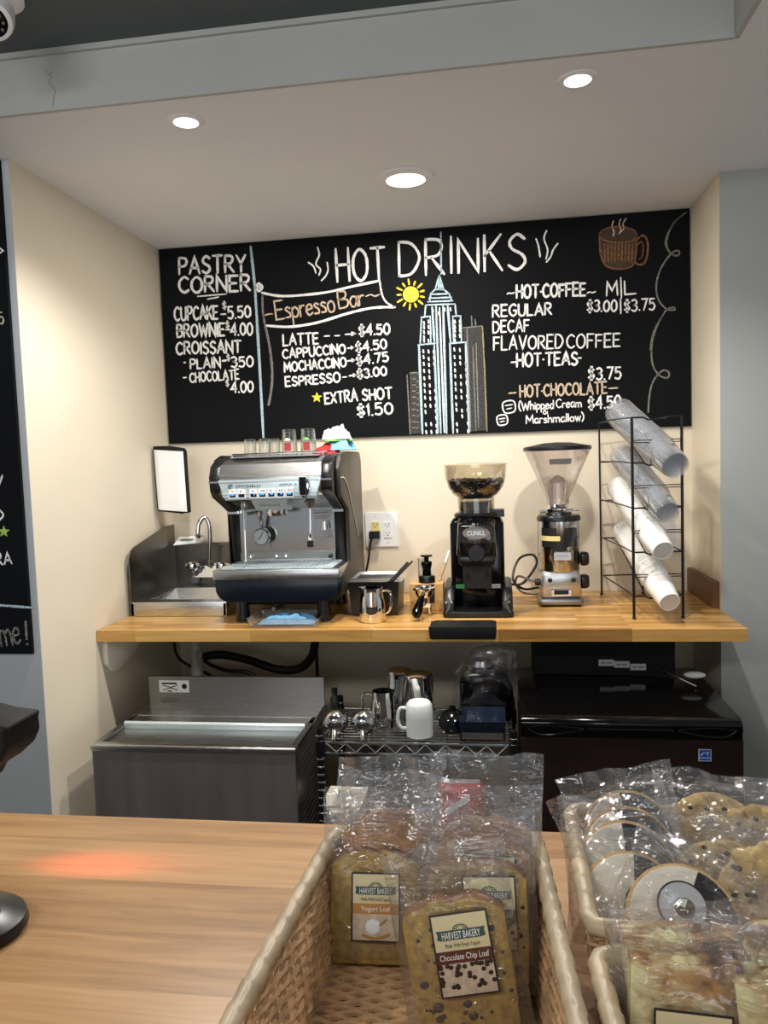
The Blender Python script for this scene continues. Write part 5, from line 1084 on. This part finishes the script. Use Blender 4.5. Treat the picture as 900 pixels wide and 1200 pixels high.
def label_mesh(w, h, y, kind, zc, xc=0):
    mb = MB(); X0, X1, Z0, Z1 = xc-w/2, xc+w/2, zc-h/2, zc+h/2
    def rect(x0, x1, z0, z1, d, m): mb.mi = m; mb.box(x0, x1, y-d, y-d+.0005, z0, z1)
    mats = ['labelborder', 'label', 'banner', 'labeltxt', 'labelink', {'choc': 'labelbrown', 'yog': 'labeltan', 'crumb': 'labeltan', 'plain': 'labeltan'}[kind], 'labelgrey', 'choc', 'ceramic']
    rect(X0, X1, Z0, Z1, 0, 0); b = .0018; rect(X0+b, X1-b, Z0+b, Z1-b, .0004, 1)
    bz = Z1-h*.27; mb.mi = 2
    mb.prism([(X0+w*.12, bz-h*.045), (X0+w*.19, bz-h*.05), (X1-w*.19, bz-h*.05), (X1-w*.12, bz-h*.045), (X1-w*.08, bz-h*.03), (X1-w*.10, bz+h*.02), (X1-w*.08, bz+h*.07), (X1-w*.16, bz+h*.065), (X0+w*.16, bz+h*.065), (X0+w*.08, bz+h*.07), (X0+w*.10, bz+h*.02), (X0+w*.08, bz-h*.03)], 'y', y-.0011, y-.0006)
    mb.tube([(xc+w*.13*math.cos(a*.314), y-.0008, bz+h*.065+h*.06*math.sin(a*.314)) for a in range(11)], .0005, 4)
    for a in range(1, 10, 2): mb.tube([(xc+w*.05*math.cos(a*.314), y-.0008, bz+h*.07+h*.03*math.sin(a*.314)), (xc+w*.12*math.cos(a*.314), y-.0008, bz+h*.065+h*.06*math.sin(a*.314))], .0004, 4)
    mb.mi = 3; mb.text('HARVEST BAKERY', (xc-w*.33, y-.0014, bz-h*.035), (1,0,0), (0,0,1), h*.085, w*.66)
    mb.mi = 4; tl_ = 'Life Is What You Bake It' if kind == 'crumb' else 'Made With Fresh Yogurt'
    mb.text(tl_, (xc-w*.30, y-.0009, bz-h*.14), (1,0,0), (0,0,1), h*.05, w*.60)
    rect(X0+b, X1-b, Z1-h*.60, Z1-h*.45, .0008, 5); mb.mi = 3
    if kind in ('choc', 'yog'): mb.text('Chocolate Chip Loaf' if kind == 'choc' else 'Yogurt Loaf', (xc-w*(.42 if kind == 'choc' else .3), y-.0014, Z1-h*.555), (1,0,0), (0,0,1), h*.072, w*(.84 if kind == 'choc' else .6))
    rect(X0+b, X1-b, Z0+b, Z1-h*.60, .0008, 6)
    rg = random.Random(5)
    if kind == 'choc':
        mb.mi = 7
        for i in range(34): mb.ball((X0+.003+rg.random()*(w-.006), y-.001, Z1-h*.62-(rg.random()**1.7)*h*.28), (.0024, .0008, .0021), 6, 4)
    if kind == 'yog':
        mb.mi = 8; mb.lathe([(.0001, 0), (.004, .0), (.0085, .004), (.0095, .011), (.006, .0125), (.0001, .013)], 14, (xc-.002, y-.0008, Z0+.009)) if False else mb.ball((xc-.003, y-.001, Z0+h*.22), (.0085, .0008, .0075), 14, 8)
        mb.mi = 5; mb.tube(spline([(xc-.015, y-.0015, Z0+h*.10), (xc, y-.0015, Z0+h*.055), (xc+.015, y-.0015, Z0+h*.12)], 5), .0014, 5).tube([(xc+.004, y-.0015, Z0+h*.24), (xc+.012, y-.0015, Z0+h*.33)], .0007, 4)
    return mb, mats
def loaf(name, label, loc, lean, roll, w, h, th, kind, seed, bagw, bagh, lab=None, rz=0, group=None, z_extra=0):
    t = thing(name, label, 'packaged cake', loc); t.rotation_mode = 'YXZ'; t.rotation_euler = (rad(-lean), rad(roll), rad(rz))
    if group: t['group'] = group
    if kind in ('choc', 'yog', 'plain'):
        pf = [(-w*.47, .004), (w*.47, .004), (w*.5, h*.4), (w*.5, h*.72)]
        for i in range(13):
            a = i/12; x = w*(.5-a); pf.append((x, h*(.80+.20*math.sin(math.pi*(.06+.88*a))**.6)+.0012*math.sin(a*17+seed)-.005*math.exp(-((a-.5)/.06)**2)))
        pf.append((-w*.5, h*.72)); pf.append((-w*.5, h*.4))
        mb = MB().prism(pf, 'y', -th/2, th/2, .003); me = mb.build('cake_slice', ['browncrumb' if 'brown-topped' in label or 'rearmost' in label or 'third' in label else 'crumb', 'crust', 'yedge'], t)
        for p in me.data.polygons:
            if abs(p.normal.y) < .6: p.material_index = 1 if p.normal.z > .15 and p.center.z > h*.55 else 2
        if kind == 'choc':
            mb = MB(); rg = random.Random(seed)
            for i in range(44): q_ = rg.random()**2; mb.ball((rg.uniform(-.45, .45)*w, -th/2, rg.uniform(.04, .84)**1.3*h), (.0014+.0042*q_, .0012, .0012+.0034*q_), 8, 5)
            mb.build('chocolate_chips', 'choc', t)['kind'] = 'stuff'
    else:
        mb = MB(); rg = random.Random(seed); o = Vector((seed, seed*2, 0))
        mb.box(-w/2, w/2, -th/2, th/2, .004, h, .006, 3)
        for i in range(30):
            x, z = rg.uniform(-.44, .44)*w, rg.uniform(.08, .95)*h; r = rg.uniform(.007, .016); mb.ball((x, -th/2+.001, z), (r, .0026, r*.8), 10, 6)
        for i in range(14): r = rg.uniform(.005, .009); mb.ball((rg.uniform(-.45, .45)*w, rg.uniform(-.4, .4)*th, h), (r, r*.8, .004), 8, 5)
        mb.build('cake_slice', 'crumbcake', t, True, 50)
    bag_mesh(bagw, bagh, th, h, seed).build('wrapper', 'film', t, True, 80)
    if lab:
        mb, ms = label_mesh(lab[0], lab[1], -th/2-.0075, kind, lab[2], lab[3]); mb.build('label', ms, t, False)
    return t
z0 = CZ+.012
gy = 'plain loaf slices behind the front one in the left basket'
loaf('packaged_cake', 'clear-wrapped yellow loaf slice with tan label at the left of the basket', (-.143, .800, z0), 17, 0, .100, .122, .028, 'yog', 1, .120, .185, (.054, .070, .064, .002), 2)
loaf('packaged_cake', 'wrapped brown-topped loaf slice directly behind the tan-labelled one', (-.136, .832, z0+.018), 15, 1, .100, .125, .026, 'yog', 2, .122, .178, None, 0)
loaf('packaged_cake', 'wrapped loaf slice rearmost on the left, clear bag top against the wire shelf', (-.128, .860, z0+.024), 11, -2, .098, .118, .022, 'yog', 3, .122, .180, None, -2)
loaf('packaged_cake', 'wrapped chocolate chip loaf slice with brown label, nearest the camera', (-.033, .702, z0), 14, -9, .100, .132, .028, 'choc', 4, .122, .178, (.056, .074, .083, .006), 2)
loaf('packaged_cake', 'wrapped loaf slice directly behind the brown-labelled chocolate chip one', (-.026, .742, z0+.016), 15, -1, .100, .130, .026, 'choc', 5, .122, .182, (.054, .070, .082, .012), 2)
loaf('packaged_cake', 'wrapped loaf slice third in the right row of the left basket', (-.027, .780, z0+.022), 14, 2, .100, .132, .026, 'choc', 6, .122, .185, (.054, .070, .080, .008), -1)
loaf('packaged_cake', 'wrapped loaf slice rearmost in the right row of the left basket', (-.022, .818, z0+.030), 12, 2, .100, .126, .024, 'yog', 7, .124, .195, None, 3)
loaf('packaged_cake', 'wrapped crumb cake slice with cream label, left in the front basket', (.140, .628, z0), 8, 3, .090, .134, .034, 'crumb', 8, .120, .168, (.062, .078, .062, .003), 0)
loaf('packaged_cake', 'wrapped crumb cake slice at the right edge, label cut by the frame', (.238, .618, z0), 8, -5, .092, .130, .034, 'crumb', 9, .122, .172, (.062, .078, .060, .004), -4)
loaf('packaged_cake', 'wrapped crumb cake slice tucked behind the left cream-labelled one', (.150, .655, z0+.006), 3, -2, .092, .138, .024, 'crumb', 10, .120, .168, None, 0)
loaf('packaged_cake', 'wrapped crumb cake slice tucked behind the right cream-labelled one', (.247, .655, z0+.004), 3, 1, .094, .146, .024, 'crumb', 11, .122, .170, None, 0)

def cookie(label, c, lean, roll, rz, kind, seed, r=.055, lab=None, bagw=.135, bagh=.150, group=None):
    t = thing('packaged_cookie', label, 'packaged cookie', c); t.rotation_mode = 'YXZ'; t.rotation_euler = (rad(-lean), rad(roll), rad(rz))
    if group: t['group'] = group
    th = .015
    if kind == 'bw':
        mb = MB().lathe([(.0001, .007), (r*.9, .007), (r, .002), (r*.985, -.004), (r*.9, -.0065), (.0001, -.0075)], 44, (0, 0, 0), 'y'); mb.build('cookie_base', 'cookie', t)
        for nm, m, a0, a1 in (('white_icing', 'icing_w', math.pi/2, 1.5*math.pi), ('dark_icing', 'icing_b', -math.pi/2, math.pi/2)):
            MB().lathe([(.0001, -.0096), (r*.80, -.0088), (r*.91, -.0070), (r*.95, -.0035)], 26, (0, 0, 0), 'y', a0, a1).build(nm, m, t)
    else:
        o = Vector((seed*3, seed, 1)); mb = MB()
        def top(u, v, s_):
            a = u*2*math.pi; rr = v*r*(1+.05*noise.noise(Vector((math.cos(a)*2, math.sin(a)*2, seed)))); x, z = rr*math.cos(a), rr*math.sin(a); k = (max(0, 1-v**4))**.5
            return (x, s_*.0095*k+s_*k*(.0085*noise.noise(Vector((x*80, z*80, s_))+o)+.0045*noise.noise(Vector((x*190, z*190, s_))+o)), z)
        mb.grid(lambda u, v: top(u, v, -1), 72, 26).grid(lambda u, v: top(u, v, 1), 48, 16)
        rg = random.Random(seed+50)
        for i in range(42):
            a, q = rg.uniform(0, 6.3), r*.9*math.sqrt(rg.random()); k = rg.uniform(.005, .011); mb.ball((q*math.cos(a), -.0075, q*math.sin(a)), (k, .0035+.002*rg.random(), k*.85), 10, 6)
        mb.build('cookie_base', 'chipc', t, True, 60)
        mb = MB(); rg = random.Random(seed)
        for i in range(16): a, q = rg.uniform(0, 6.3), r*.85*math.sqrt(rg.random()); mb.ball((q*math.cos(a), -.0112, q*math.sin(a)), (.0034, .003, .0026), 8, 5)
        mb.build('chocolate_chips', 'choc', t)['kind'] = 'stuff'
    bag_mesh(bagw, bagh, .022, bagh*.80, seed, -bagh*.47, 0, .06).build('wrapper', 'film', t, True, 80)
    if lab:
        x, z, q = lab; mb = MB(); y = -.0165
        mb.mi = 0; mb.lathe([(.0001, y), (q, y), (q, y+.0006)], 30, (x, 0, z), 'y'); mb.mi = 1; mb.lathe([(.0001, y-.0006), (q*.92, y-.0006), (q*.92, y)], 30, (x, 0, z), 'y')
        if kind == 'bw': mb.mi = 0; mb.lathe([(.0001, y-.0010), (q*.40, y-.0010), (q*.40, y-.0006)], 24, (x+q*.12, 0, z-q*.05), 'y'); mb.mi = 3; mb.prism([(x-q*.28, z-q*.05), (x+q*.12, z-q*.05), (x+q*.12, z+q*.30), (x-q*.15, z+q*.22)], 'y', y-.0016, y-.0010)
        else: mb.mi = 2; mb.box(x-q*.85, x+q*.85, y-.0012, y-.0006, z-q*.35, z-q*.05)
        mb.build('label', ['labelborder', 'lgrey', 'labeltan', 'ceramic'], t, True)
    return t
B = 'bw'
cookie('half white, half dark iced cookie rearmost in the right basket, clear-wrapped', onY(738, 982, .920), 32, -8, 4, B, 21)
cookie('half white, half dark iced cookie second from the rear, clear-wrapped', onY(738, 1003, .890), 34, -16, 2, B, 22)
cookie('half white, half dark iced cookie third from the rear, clear-wrapped', onY(735, 1022, .858), 36, -2, 0, B, 23)
cookie('half white, half dark iced cookie with ring label, partly under the nearest one', onY(742, 1062, .806), 42, 8, 3, B, 24, lab=(.014, -.004, .026))
cookie('half white, half dark iced cookie nearest the camera with a ring label', onY(800, 1079, .770), 48, 22, -6, B, 25, lab=(-.004, .008, .024))
cookie('clear-wrapped chocolate chip cookie rearmost at the right', onY(838, 985, .925), 34, 4, -4, 'chip', 26)
cookie('clear-wrapped chocolate chip cookie at the right edge, behind the labelled one', onY(893, 1002, .905), 36, -6, -8, 'chip', 27)
cookie('clear-wrapped chocolate chip cookie with a round tan-banded label', onY(850, 1046, .850), 38, 0, -6, 'chip', 28, lab=(.022, .004, .030))
cookie('clear-wrapped chocolate chip cookie at the right edge, nearest the camera', onY(910, 1056, .800), 44, 3, -10, 'chip', 29)
